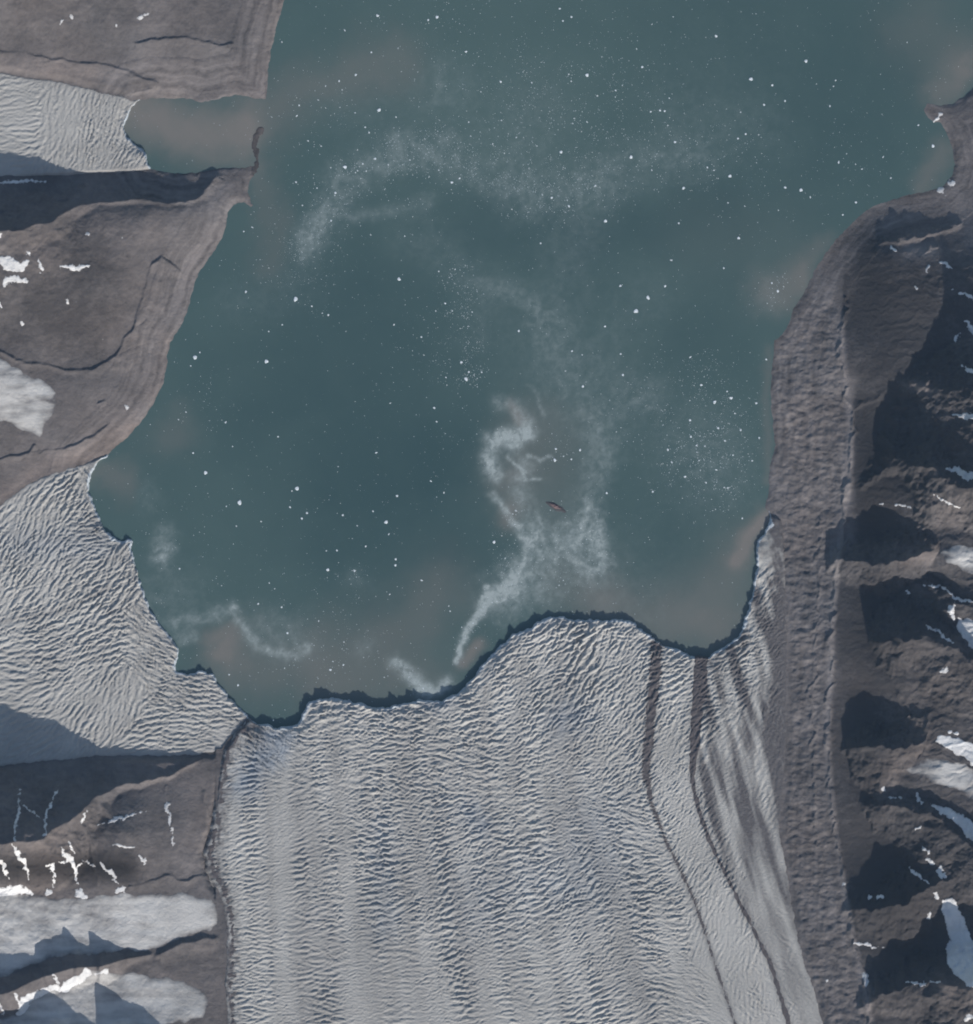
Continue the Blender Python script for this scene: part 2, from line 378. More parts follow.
# thin moraine and terrace crests on the left shore: dark on the far side
def crest(nodes, h, s_up=0.9, s_down=0.3):
    n = []
    for (a, b), (c, d) in zip(nodes[:-1], nodes[1:]):
        m = max(2, int(math.hypot(c - a, d - b) / 9))
        n += [(a + (c - a) * t / m + rng.normal(0, 1.0), b + (d - b) * t / m + rng.normal(0, 1.0)) for t in range(m)]
    n = [(u, v, float(sample(Zl, u, v)) + h * rng.uniform(.25, .8)) for u, v in n]
    ridge(n, s_up, s_down, 30, 0.1, 6)
crest([(0, 351), (35, 364), (60, 370), (95, 369), (118, 357), (133, 333), (143, 300), (150, 272), (166, 247)], 30)
crest([(40, 455), (80, 443), (105, 431), (124, 418)], 26); crest([(0, 462), (20, 455), (45, 443)], 26); crest([(98, 406), (112, 396)], 24)
crest([(137, 43), (170, 39), (200, 41), (240, 47)], 24); crest([(0, 52), (60, 60), (120, 69), (162, 88)], 30, 0.7, 0.25); crest([(0, 74), (70, 86), (125, 95), (160, 90)], 26, 0.8, 0.5)
crest([(167, 788), (172, 820), (174, 850)], 16); crest([(130, 885), (165, 877), (200, 878), (212, 868)], 22); crest([(203, 792), (206, 820), (205, 845)], 14, .6, .3)
# right hand mountains
ridge([(866, 482, 180), (880, 474, 250), (900, 461, 470), (930, 468, 740), (948, 486, 820), (973, 487, 950), (1010, 482, 1050), (1100, 480, 1100)], 0.85, 0.75)
ridge([(1060, 270, 380), (1015, 335, 560), (992, 395, 900), (988, 470, 900)], 0.9, 0.7)
ridge([(855, 405, 110), (890, 392, 230), (930, 388, 330), (950, 372, 380)], 0.4, 0.6, 80)
ridge([(834, 557, 120), (845, 558, 230), (858, 561, 290), (870, 564, 350), (885, 565, 410), (905, 558, 480), (935, 545, 550)], 0.95, 0.7)
ridge([(866, 646, 180), (882, 640, 440), (905, 638, 580), (920, 638, 620), (936, 641, 650), (955, 652, 710), (985, 672, 780), (1060, 690, 850)], 0.85, 0.4)
ridge([(935, 590, 420), (945, 595, 540), (955, 604, 610), (985, 606, 720), (1060, 600, 850)], 0.7, 0.6)
ridge([(846, 746, 140), (856, 744, 260), (866, 743, 340), (880, 745, 400), (892, 748, 440), (912, 746, 480), (922, 740, 500), (927, 714, 490), (958, 712, 560)], 0.95, 0.3)
ridge([(884, 800, 300), (880, 780, 330), (882, 765, 355), (892, 748, 400)], 0.9, 0.35, 70)
ridge([(868, 807, 240), (884, 805, 370), (930, 811, 540), (955, 831, 640), (985, 858, 750), (1060, 880, 850)], 0.95, 0.5)
ridge([(848, 908, 200), (862, 908, 300), (880, 908, 380), (905, 902, 480), (928, 886, 520), (960, 876, 570)], 0.9, 0.5, 90)
ridge([(866, 1004, 240), (885, 992, 370), (925, 981, 520), (950, 984, 700), (973, 986, 860), (1010, 988, 960), (1060, 985, 950)], 0.95, 0.35)
ridge([(855, 262, 40), (868, 252, 75), (882, 245, 125), (900, 240, 160), (922, 236, 160), (938, 232, 120), (960, 228, 100)], 0.75, 0.3, 90)
crest([(846, 300), (838, 345), (846, 385), (851, 420), (850, 470), (843, 520), (838, 560), (833, 620), (830, 680), (827, 740), (832, 800), (838, 850), (846, 900), (856, 950), (866, 990), (872, 1030), (885, 1100)], 34, 0.35, 1.1)
crest([(822, 520), (820, 580), (815, 640), (813, 700), (812, 760), (815, 820), (818, 860)], 22, 0.4, 0.9)
crest([(905, 255), (930, 253), (938, 244)], 14); crest([(925, 292), (950, 291)], 14, .5, .3)

LATERAL_U = np.interp(V, [-900, 240, 300, 385, 420, 470, 520, 560, 620, 680, 740, 800, 850, 900, 950, 990, 1030, 1100], [845, 842, 840, 846, 851, 850, 843, 838, 833, 830, 827, 832, 838, 846, 856, 866, 872, 885])[:, None]
BELT = sstep(-3, 9, LATERAL_U - GU + 4 * fbm(GU, GV, 20, 3, 49)) * sstep(240, 345, GV) * (GU > 700)
# fine relief
steep = np.clip(Zl / 350.0, 0.22, 1.5)
EW = sstep(700, 760, GU)
relief = (fbm(GU, GV, 26, 5, 41, 0.5, True) * 15 + fbm(GU, GV, 6, 3, 47) * 3.5) * (1 - EW) + (fbm(WU * 0.32, WV, 12, 4, 43, 0.5, True) * 11 + fbm(GU * .4, GV, 6, 2, 47) * 2.0) * EW
Zl = Zl + relief * steep * (1 - BELT)
Zl = Zl + BELT * (fbm(GU, GV * 1.5, 12, 3, 51) * 15 + fbm(GU * 1.1, GV * 1.7, 8, 3, 53, .5) * 7 + fbm(GU, GV * 0.14, 9, 3, 55, .5, True) * 6)

# ice surface heights
def zmain(u, v): return 52 + np.clip(v - 640, 0, 900) * 0.17 + np.clip((np.abs(u - 500) - 150) / 150, 0, 1) * -6
def zleft(u, v): return 30 + np.clip(150 - u, 0, 600) * 0.20
def zsmall(u, v): return 38 + np.clip(130 - u, 0, 600) * 0.35
ZG = np.where(GU > 250, zmain(GU, GV), np.where(GV < 300, zsmall(GU, GV), zleft(GU, GV)))
ZG = np.where((GV > 735) & (GU < 255) & (GU > 215 - (GV - 750) * 0), zmain(GU, GV), ZG)
dG = -np.maximum(np.maximum(sdG1, sdG2), sdG3)                # distance outside the ice
w = sstep(-1, 7, dG)
near = (dG < 8)
Zl = np.where(near, Zl * w + np.minimum(ZG - 2, Zl) * (1 - w), Zl)
dW = -sdW
LC = 7.0 - 5.2 * np.clip(strokes_grid([([(150, 172), (225, 170)], 12, 1.2)]), 0, 1)
Zl = np.where(dW < 40, Zl * (1 - np.exp(-np.clip(dW, 0, 99) / LC)) + np.clip(dW, 0, 3) * 1.2, Zl)
Zl = np.where(dW < 0, dW * 5.0, Zl)
SPITD = pdist(SPIT, 40, False)
Zl = np.where(SPITD < 4, np.minimum(Zl, 9.0), Zl)

# ------------------------------------------------------------------ crevasse fields
def idw(ctrl, u, v, power=3.0):
    c = np.array(ctrl, float)
    d = (u[..., None] - c[:, 0]) ** 2 + (v[..., None] - c[:, 1]) ** 2 + 30.0
    wgt = d ** (-power / 2)
    wgt /= wgt.sum(-1, keepdims=True)
    a = np.deg2rad(c[:, 2]) * 2
    ang = 0.5 * np.arctan2((wgt * np.sin(a)).sum(-1), (wgt * np.cos(a)).sum(-1))
    return (ang, *[(wgt * c[:, k]).sum(-1) for k in range(3, c.shape[1])])
def gabor(box, ctrl, n, seed, shrink=1.0, spread=0.30):
    r = np.random.default_rng(seed)
    F = np.zeros((NY, NX)); 
    u0, u1, v0, v1 = box
    cu = r.uniform(u0, u1, n); cv = r.uniform(v0, v1, n)
    ang, lam, amp = idw(ctrl, cu, cv)
    ang = ang + r.normal(0, spread, n); lam = lam * 0.84 * shrink * r.uniform(0.68, 1.35, n); ph = r.uniform(0, 2 * np.pi, n)
    for k in range(n):
        L = lam[k]; sx, sy = 1.15 * L, 0.62 * L; R = int(2.3 * sx) + 1
        i = int(round(cu[k] + MARG)) + I0; j = int(round(cv[k] + MARG)) + I0
        i0, i1, j0, j1 = max(i - R, 0), min(i + R + 1, NX), max(j - R, 0), min(j + R + 1, NY)
        if i0 >= i1 or j0 >= j1: continue
        x = U[None, i0:i1] - cu[k]; y = V[j0:j1, None] - cv[k]
        c, s = math.cos(ang[k]), math.sin(ang[k])
        a = x * c - y * s; b = x * s + y * c                     # a along the crest (angle counted upwards to the right)
        F[j0:j1, i0:i1] += amp[k] * np.exp(-0.5 * ((a / sx) ** 2 + (b / sy) ** 2)) * np.cos(2 * np.pi * b / L + ph[k])
    return F
# u, v, crest direction (degrees, rising to the right), wavelength (px), relative height
CT_MAIN = [(330, 720, 10, 7, .9), (330, 760, 0, 7.5, 1.0), (400, 740, 0, 7.5, 1.1), (400, 800, 0, 8, 1.1), (370, 850, -5, 7.5, 1.0), (300, 830, 20, 5.5, .6), (250, 800, 20, 5, .7), (270, 745, -50, 5.5, 1.2), (270, 900, 10, 5.5, .55), (245, 960, 0, 5, .8),
  (300, 960, 0, 6, .5), (360, 920, 5, 6.5, .8), (400, 960, 0, 6, .6), (400, 1010, 0, 6, .55), (440, 900, 25, 7, .9), (470, 830, 20, 7.5, 1.0), (480, 720, 15, 7.5, .9), (470, 770, -8, 7.5, 1.0), (480, 900, 12, 8, 1.0), (450, 980, 15, 7, .8), (520, 960, 5, 6, .7),
  (500, 680, 35, 7, 1.0), (540, 650, 40, 8, 1.1), (600, 650, 50, 8.5, 1.2), (600, 700, 55, 9, 1.3), (550, 720, 35, 8, 1.0), (640, 700, 55, 9, 1.2), (620, 760, 45, 8, 1.1), (560, 780, 10, 7.5, .9), (600, 820, 0, 7, 1.0), (550, 840, 10, 7, 1.0), (640, 830, -20, 7, 1.0),
  (580, 880, 35, 7, 1.1), (630, 890, 5, 7.5, 1.2), (650, 940, -10, 7, 1.0), (600, 950, 40, 7, 1.0), (560, 1000, 20, 6, .7), (680, 1000, -30, 6, .8), (640, 1010, 25, 6, .8), (520, 1020, 0, 6, .5),
  (675, 680, 25, 6.5, 1.0), (675, 740, 65, 6.5, 1.0), (680, 800, 60, 7, 1.0), (700, 850, 65, 6, .9), (720, 940, 80, 5, .6), (760, 1000, -70, 5, .6), (735, 640, 35, 6, 1.1), (720, 690, 30, 6, .9), (760, 600, 60, 6, .9), (740, 760, 75, 8, .6), (770, 720, 85, 9, .6), (750, 840, 70, 5, .7), (780, 920, -65, 5.5, .8), (800, 1000, -70, 5.5, .7)]
CT_LEFT = [(20, 560, 68, 7.5, 1.2), (60, 590, 60, 8, 1.2), (110, 590, 48, 7, 1.2), (100, 640, 28, 7, 1.1), (50, 640, 15, 7, .9), (145, 625, -50, 6.5, 1.2), (165, 655, -40, 7, 1.2), (190, 690, -20, 6, 1.1), (220, 715, -5, 5.5, 1.0), (120, 700, 85, 6.5, .7), (80, 710, 60, 6, .6), (40, 700, 30, 7, .5), (40, 520, 72, 6.5, 1.0), (70, 490, 45, 6, 1.1),
  (95, 480, -60, 5, 1.2), (100, 540, 5, 5.5, 1.0), (125, 560, 70, 6, 1.3), (20, 680, 0, 8, .4), (160, 735, 5, 6, .7), (-40, 600, 65, 7, .8)]
CT_SMALL = [(125, 105, 70, 4.5, 1.1), (115, 130, 95, 5, 1.2), (130, 155, 60, 4.5, 1.2), (95, 130, 88, 5.5, .8), (60, 120, 85, 7, .35), (20, 120, 3, 6, .25), (-40, 125, 2, 7, .3)]
def cfield(box, ct, n, seed):
    a = gabor(box, ct, n, seed)
    b = gabor(box, ct, n * 3, seed + 1, 0.5, 0.45)
    core = a[I0 + MARG:-I0 - MARG, I0 + MARG:-I0 - MARG]
    a = a / (core[np.abs(core) > 1e-3].std() + 1e-9)
    cb = b[I0 + MARG:-I0 - MARG, I0 + MARG:-I0 - MARG]; b = b / (cb[np.abs(cb) > 1e-3].std() + 1e-9)
    mod = (0.20 + 1.0 * np.clip(fbm(XI, GV * 0.12, 22, 3, seed + 5, .55) * 1.6 + 0.45, 0, 1.15)) * (0.55 + 0.6 * np.clip(fbm(GU, GV, 55, 3, seed + 9) * 1.4 + .55, 0, 1)) if seed == 101 else (0.45 + 0.9 * np.clip(fbm(GU, GV * 0.45, 26, 4, seed + 5) + 0.55, 0, 1.3))
    return np.tanh(a * 1.5) * 0.9 * mod + 0.46 * b * (0.75 + 0.3 * mod)
XI = 225 + (GU - 225) / (np.interp(V, [640, 700, 747, 772, 801, 840, 869, 905, 948, 988, 1024, 1100], [657, 652, 648, 646, 651, 665, 680, 696, 710, 723, 735, 760])[:, None] - 225) * 430
C1 = cfield((190, 880, 570, 1074), CT_MAIN, 11000, 101)
C2 = cfield((-50, 262, 440, 800), CT_LEFT, 4200, 201)
C3 = cfield((-50, 170, 60, 185), CT_SMALL, 1500, 301)

# ------------------------------------------------------------------ glaciers
flow = fbm(XI, GV * 0.05, 30, 5, 61, .62) + .25 * fbm(XI, GV * .02, 60, 2, 63)                              # streaks that follow the ice flow
streak = fbm(GU * 1.0 - GV * 0.25, GV * 0.14, 12, 3, 67)           # flow streaks bending to the right hand margin
def margin_dirt(sd, wd): return np.exp(-np.clip(sd, 0, 99) / wd)
MOR_A = [(657, 640), (656, 665), (652, 700), (648, 747), (646, 772), (651, 801), (665, 840), (680, 869), (696, 905), (710, 948), (723, 988), (735, 1024), (760, 1100)]
MOR_B = [(702, 656), (700, 680), (698, 700), (694, 747), (692, 779), (698, 808), (712, 847), (730, 883), (752, 927), (770, 963), (789, 1024), (815, 1100)]
right_of_b = GU - np.interp(V, [656, 700, 747, 779, 808, 847, 883, 927, 963, 1024, 1100], [702, 698, 694, 692, 698, 712, 730, 752, 770, 789, 815])[:, None]
dirty = 0.12 + 0.50 * flow - 0.14 * sstep(60, 5, -sdW)
dirty += sstep(-4, 12, right_of_b) * (0.36 + 1.7 * np.clip(streak, -.4, 1)) * sstep(1080, 760, GV)
dirty += np.clip(sstep(28, 0, sdG1) * sstep(640, 700, GU), 0, 1) * (0.45 + 0.6 * np.clip(streak + .2, 0, 1)) * sstep(960, 640, GV)
dirty += sstep(24, 1, sdG1) * (GU < 300) * (0.60 + 1.3 * fbm(GU, GV * .8, 6, 3, 71))
dirty += sstep(640, 570, GV) * (GU > 700) * (0.50 + 0.8 * fbm(GU, GV, 9, 3, 77))
dirty += strokes_grid([(MOR_A[:5], 5, .35), (MOR_B[:4], 6, .35), ([(610, 770), (620, 830)], 14, .12), ([(320, 800), (330, 1024)], 9, .06), ([(405, 720), (410, 1000)], 8, .06), ([(250, 725), (262, 740)], 5, .25), (MOR_A, 2.6, .5), (MOR_B, 3.0, .55), ([(790, 620), (786, 720), (782, 800)], 9, .5)])
blue1 = np.clip(strokes_grid([([(268, 740), (255, 765), (245, 785)], 11, .9), ([(290, 740), (275, 760)], 8, .6), ([(470, 812), (480, 825)], 9, .6), ([(560, 720), (575, 715)], 12, .6), ([(380, 830), (385, 930)], 10, .35), ([(600, 830), (590, 880)], 26, .35), ([(480, 900), (530, 880)], 30, .25), ([(430, 700), (445, 700)], 6, .7)]), 0, 1)
blue1 = blue1 * (0.6 + 0.8 * np.clip(fbm(GU, GV, 10, 3, 73) + .4, 0, 1))
G1h = zmain(GU, GV) + fbm(GU, GV * 0.5, 60, 3, 79) * 8 + flow * 3
front1 = 1 + 0.45 * sstep(50, 0, -sdW)
G1h = G1h + C1 * 7.0 * front1 * sstep(0, 10, sdG1) * (1 - 0.5 * sstep(0, 25, right_of_b) * sstep(700, 760, GV))
G1h = G1h + fbm(GU, GV, 5, 3, 83, 0.5, True) * 5.0 * sstep(26, 4, sdG1) * (GU < 320)
G2h = zleft(GU, GV) + fbm(GU, GV, 50, 3, 89) * 7 + C2 * 6.6 * sstep(0, 8, sdG2) * (1 + 0.3 * sstep(40, 0, -sdW))
G3h = zsmall(GU, GV) + fbm(GU * 0.3, GV, 12, 3, 97) * 2.0 + C3 * 4.5 * sstep(0, 6, sdG3)
dirt2 = np.clip(0.12 + 0.5 * fbm(GU * .4 + GV * .25, GV, 16, 4, 88) * 0.5 + 0.07 * fbm(GU, GV, 30, 3, 87) + 0.45 * margin_dirt(sdG2, 3.0), 0, 1) + strokes_grid([([(0, 622), (60, 612), (110, 588)], 2.0, .3), ([(0, 650), (80, 662), (150, 655)], 3, .12), ([(249, 719), (236, 735), (225, 750)], 2.5, .8)])
dirt3 = np.clip(0.12 + 0.12 * fbm(GU * 0.12, GV, 9, 3, 98) + 0.4 * margin_dirt(sdG3, 2.5), 0, 1)
serr = fbm(GU, GV, 14, 2, 111) * 2.6 + fbm(GU, GV, 4, 2, 113) * 1.1
CLH = 0.80 + 0.75 * fbm(GU, GV, 22, 3, 117)
def cliff(h, sd_side):
    h = h * (1 - (1 - np.clip(CLH, .35, 1.25)) * sstep(-14, -1, sdW)) - np.clip(1.5 - sd_side, 0, 9) * 9.0
    t = sstep(-1.0, 0.7, sdW + serr)
    return h * (1 - t) - 18 * t
def glacier(name, label, h, sd, dirt, blue, box, mid, mat=M_ICE):
    root = empty(name, (float(wx(mid[0])), float(wy(mid[1])), 0.0)); tag(root, label, "glacier")
    z = cliff(h, sd)
    inb = (GU > box[0]) & (GU < box[1]) & (GV > box[2]) & (GV < box[3])
    body = cellmask((sd > -2.5) & (sdW < 2.4) & inb)
    face = body & (sdW > -1.6)
    at = {"dirt": np.clip(dirt, 0, 1), "blue": np.clip(blue, 0, 1)}
    grid_obj("ice_surface", U, V, z, body & ~face, mat, root, at)
    tag(grid_obj("calving_cliff", U, V, z, face, M_CLIFF, root), "steep broken ice cliff dropping to the water")
    return root, z
g_main, ZM = glacier("tidewater_glacier", "wide crevassed grey-white glacier with two dark moraine stripes filling the bottom centre", G1h, sdG1, dirty, blue1, (180, 1000, 480, 1500), (500, 900))
g_left, ZL2 = glacier("tidewater_glacier", "crevassed glacier entering the fjord from the left edge below the brown headland", G2h, sdG2, dirt2, strokes_grid([([(20, 545), (100, 545)], 12, .35)]), (-800, 262, 420, 900), (100, 620))
g_small, ZS = glacier("tidewater_glacier", "small smooth glacier tongue ending in the brown lagoon at upper left", G3h, sdG3, dirt3, 0 * GU, (-800, 200, 40, 230), (60, 125))

# ------------------------------------------------------------------ draped sheets: moraines, snow, small glaciers
def drape(name, strokes, Z, mat, lift=3.0, jitter=1.0, jscale=4.0, parent=None, poly=None, soft=2.0, step=None, attrs=None, warp=0.0):
    """a sheet with real thickness lying on the surface Z; strokes: (points, half width or list of half widths); poly: outline"""
    allp = [p for s in strokes for p in s[0]] + (list(poly) if poly else [])
    wmax = max([max(np.atleast_1d(s[1])) for s in strokes] + [0])
    a = np.array(allp, float)
    u0, v0 = np.maximum(a.min(0) - wmax - 4, [-MARG + 1, -MARG + 1]); u1, v1 = np.minimum(a.max(0) + wmax + 4, [973 + MARG - 1, 1024 + MARG - 1])
    if step is None: step = 0.5 if max(u1 - u0, v1 - v0) < 60 else 1.0
    us = np.arange(u0, u1 + step, step); vs = np.arange(v0, v1 + step, step)
    gu, gv = np.meshgrid(us, vs)
    d = np.full(gu.shape, -1e3)
    hu, hv = gu, gv
    if warp: gu, gv = hu + fbm(hu, hv, 11, 3, 133) * warp * 2.2, hv + fbm(hu, hv, 11, 3, 135) * warp * 1.2
    for pts, wd in strokes:
        wd = np.interp(np.linspace(0, 1, len(pts)), np.linspace(0, 1, len(np.atleast_1d(wd))), np.atleast_1d(wd))
        if len(pts) == 1: d = np.maximum(d, wd[0] - np.hypot(gu - pts[0][0], gv - pts[0][1]))
        for k in range(len(pts) - 1):
            dd, t = seg_dist(gu, gv, pts[k], pts[k + 1]); d = np.maximum(d, wd[k] * (1 - t) + wd[k + 1] * t - dd)
    if poly:
        p = np.array(poly, float); ins = np.zeros(gu.shape, bool); dm = np.full(gu.shape, 1e3)
        for k in range(len(p)):
            (x0, y0), (x1, y1) = p[k], p[(k + 1) % len(p)]
            dm = np.minimum(dm, seg_dist(gu, gv, p[k], p[(k + 1) % len(p)])[0])
            if y0 != y1:
                hit = ((gv >= min(y0, y1)) & (gv < max(y0, y1))); ins ^= hit & (gu < x0 + (gv - y0) / (y1 - y0) * (x1 - x0))
        d = np.maximum(d, np.where(ins, dm, -dm))
    gu, gv = hu, hv
    d = d + fbm(gu, gv, jscale, 3, 131) * jitter
    z = sample(Z, gu, gv) + np.clip(d / soft, -2, 1) * lift
    c = d > -soft * 0.8
    cm = np.zeros(gu.shape, bool); cm[:-1, :-1] = c[:-1, :-1] & c[1:, :-1] & c[:-1, 1:] & c[1:, 1:]
    if not cm.any(): return None
    at = {"dirt": 0.75 * np.exp(-np.clip(d, 0, 9) / 0.6) + 0.14 * np.clip(fbm(gu, gv, 5, 3, 137) + .2, 0, 1), "blue": 0.0 * d} if attrs is None else attrs(gu, gv, d)
    if parent is None:
        cu, cv = float(a[:, 0].mean()), float(a[:, 1].mean())
        o = grid_obj(name, us, vs, z, cm, mat, None, at)
        org = np.array([float(wx(cu)), float(wy(cv)), float(sample(Z, cu, cv))])
        me = o.data; co = np.empty(len(me.vertices) * 3, np.float32); me.vertices.foreach_get("co", co)
        me.vertices.foreach_set("co", (co.reshape(-1, 3) - org).ravel().astype(np.float32)); me.update(); o.location = org
        return o
    return grid_obj(name, us, vs, z, cm, mat, parent, at)

tag(drape("medial_moraine", [(MOR_A, [6.5, 6, 5, 4.6, 3.6, 2.2, 1.6, 1.3, 1.2, 1.2, 1.2, 1.2, 1.2])], ZM, M_DEB, 3.0, 2.6, 9, g_main, step=1.0), "dark debris stripe left of the wider grey one")
tag(drape("medial_moraine", [(MOR_B, [7, 6.5, 6, 4.6, 2.2, 1.8, 1.6, 1.6, 1.8, 2.0, 2.2, 2.2])], ZM, M_DEB, 3.0, 2.6, 9, g_main, step=1.0), "dark debris stripe nearest the right hand moraine belt")
tag(drape("lateral_moraine", [([(249, 720), (238, 735), (228, 748), (224, 775), (221, 800), (215, 835), (210, 853), (216, 876), (226, 893), (232, 918), (233, 951), (231, 983), (233, 1030)], [2.0, 2.0, 2.5, 1.5, .8, 1.0, 2.5, 2.2, 1.6, 1.2, 1.2, 1.2, 1.2])], ZM, M_DEB, 3.0, 7.0, 6, g_main, step=1.0), "broken dark debris along the left ice margin")

# ------------------------------------------------------------------ land meshes
DZY, DZX = np.gradient(Zl, V * PX, U * PX)
lap = fbm(GU, GV, 60, 4, 141)
tone = 0.44 + 0.16 * lap
warm = 0.44 + 0.35 * fbm(GU, GV, 80, 3, 143)
LT = [([(60, 300)], 42, -.22), ([(100, 270), (60, 330), (20, 320)], 30, -.10), ([(150, 60), (230, 80)], 26, .10), ([(0, 65), (60, 68), (120, 76)], 7, .22), ([(190, 260), (165, 320), (150, 370)], 12, .16), ([(60, 455), (120, 430), (150, 400)], 6, .22), ([(0, 495), (40, 470), (90, 452)], 6, .16),
   ([(180, 30), (110, 15)], 30, -.08), ([(50, 20)], 30, -.04), ([(150, 235), (215, 205)], 14, .12), ([(130, 410), (105, 400)], 12, .06), ([(80, 420)], 18, .06),
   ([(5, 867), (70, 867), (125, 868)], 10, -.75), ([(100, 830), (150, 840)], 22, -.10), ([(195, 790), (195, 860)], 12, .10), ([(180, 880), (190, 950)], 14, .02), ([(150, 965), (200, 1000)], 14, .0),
   ([(851, 380), (850, 430), (848, 500)], 4, .28), ([(846, 460), (850, 540)], 5, .22), ([(833, 640), (829, 720)], 3, .2), ([(830, 300), (838, 345)], 5, .2), ([(805, 400), (808, 480)], 20, .10), ([(812, 600), (815, 760)], 18, .0), ([(835, 920), (850, 1010)], 14, .05), ([(800, 760), (795, 860)], 10, -.12),
   ([(895, 320), (890, 440)], 40, -.14), ([(870, 250), (870, 300)], 18, -.14), ([(880, 500)], 24, -.12), ([(875, 600), (870, 680)], 24, -.10), ([(900, 870), (870, 950)], 40, -.12), ([(945, 930)], 40, -.12), ([(875, 850), (895, 930)], 26, -.16), ([(860, 700), (866, 790)], 14, -.14), ([(865, 420), (870, 520)], 16, -.12), ([(868, 580), (862, 640)], 14, -.12), ([(930, 690), (960, 720)], 26, -.02), ([(940, 520), (960, 540)], 16, .12), ([(905, 385), (925, 388)], 5, .3),  # right hand slopes: negative strokes paint in shade and link the spur shadows
   ([(910, 555), (935, 560)], 6, .3), ([(900, 765), (885, 790)], 8, .2), ([(908, 254), (930, 252)], 5, .35), ([(960, 200), (968, 230)], 10, .15), ([(955, 140), (968, 160)], 10, .06), ([(945, 990), (973, 985)], 10, .25)]  # positive strokes paint sunlight onto ledges and flanks of the right mountains
tone = tone + 1.5 * strokes_grid(LT) - 0.32 * sstep(1, 5, GU - LATERAL_U) * (GU > 700) * sstep(230, 300, GV) + 0.30 * np.exp(-0.5 * ((GU - LATERAL_U + 1) / 2.0) ** 2) * sstep(300, 340, GV) * (GU > 700)  # slope beyond the lateral crest darkened for its dim west-facing shade
warm = warm - 0.12 * (GU > 700)
tone = tone + 0.20 * np.exp(-np.clip(dW, 0, 60) / 5.0) * (dW > 0) - 0.25 * np.exp(-np.clip(dW, 0, 60) / 0.8) * (dW > 0)
tone = np.where(SPITD < 4, 0.12, tone)
WT = [([(0, 500), (40, 472), (90, 455), (130, 432)], 9, .55), ([(60, 300)], 50, .15), ([(155, 395), (168, 340)], 8, .25), ([(50, 865)], 40, .35), ([(905, 385), (928, 388)], 6, .5), ([(950, 520)], 22, .35), ([(885, 780), (915, 745)], 14, .5), ([(905, 555), (930, 550)], 9, .5), ([(950, 985)], 20, .4), ([(930, 700)], 30, .15), ([(0, 65), (90, 72)], 8, .25), ([(895, 880)], 30, .1)]  # right hand strokes paint sunlit slopes a warmer brown
warm = warm + strokes_grid(WT)
fine = fbm(GU, GV * 1.6, 9, 3, 151) * BELT * 0.32 + fbm(GU * 1.0, GV * 0.12, 7, 3, 152) * BELT * 0.30
terr = fbm(dW + 2.5 * fbm(GU, GV, 16, 2, 154), (GU + GV) * 0.06, 5.0, 3, 156) * sstep(50, 25, dW) * (GV < 470)
tone = tone + 0.6 * terr
tone = tone + fine + 0.10 * BELT
tone = tone + 0.10 * fbm(GU * 0.5 + GV * .2, GV * 2.0, 8, 3, 153)
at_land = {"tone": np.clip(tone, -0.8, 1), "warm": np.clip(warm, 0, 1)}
land = cellmask((np.minimum(dW, dG) > -3.0))
regions = [("terrain_upper_left", (GU < 420) & (GV < 128), "brown grey hillside at the upper left above the small glacier"),
           ("terrain_left", (GU < 420) & (GV >= 128) & (GV < 560), "brown headland on the left shore with a dark north slope"),
           ("terrain_lower_left", (GU < 420) & (GV >= 560), "snow-streaked mountain at the lower left between two glaciers"),
           ("moraine_belt_right", (GU >= 420) & (BELT > 0.5), "hummocky grey moraine belt along the right shore"),
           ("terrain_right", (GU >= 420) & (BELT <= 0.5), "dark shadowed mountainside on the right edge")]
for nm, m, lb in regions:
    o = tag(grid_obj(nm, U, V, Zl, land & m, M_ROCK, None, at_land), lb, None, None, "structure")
    if nm.endswith("right"):                   # neighbouring sheets share their normals, so no seam shows
        n = len(o.data.vertices); co = np.empty(n * 3, np.float32); o.data.vertices.foreach_get("co", co); co = co.reshape(-1, 3)
        pu, pv = co[:, 0] / PX + 486.5, 512.0 - co[:, 1] / PX
        nn = np.stack([-sample(DZX, pu, pv), sample(DZY, pu, pv), np.ones(n)], 1); nn /= np.linalg.norm(nn, axis=1, keepdims=True)
        o.data.normals_split_custom_set_from_vertices(nn.tolist())

# ------------------------------------------------------------------ water
def water_axis(lo, hi, s):
    st = np.cumsum(np.geomspace(s, 60, 26)); return np.concatenate([lo - 30 - st[::-1], np.arange(lo - 30, hi + 30, s), hi + 30 + st])
WUa, WVa = water_axis(80, 985, 1.5), water_axis(-10, 740, 1.5)
wu, wv = np.meshgrid(WUa, WVa)
q = sample(sdW, wu, wv)
xw = wu + fbm(wu, wv, 60, 5, 161, .55) * 22 + fbm(wu, wv, 14, 3, 163) * 4; yw = wv + fbm(wu, wv, 60, 5, 165, .55) * 22 + fbm(wu, wv, 14, 3, 167) * 4
xs = wu + fbm(wu, wv, 18, 4, 168, .55) * 5; ys = wv + fbm(wu, wv, 18, 4, 169, .55) * 5
def strokes_pts(strokes, x, y, x2, y2):
    F = np.zeros(x.shape)
    for pts, wd, st in strokes:
        px, py = (x, y) if wd > 7 else (x2, y2)
        if len(pts) == 1: d = np.hypot(px - pts[0][0], py - pts[0][1])
        else:
            d = np.full(x.shape, 1e3)
            for a, b in zip(pts[:-1], pts[1:]): d = np.minimum(d, seg_dist(px, py, a, b)[0])
        F += st * np.exp(-0.5 * (d / wd) ** 2)
    return F
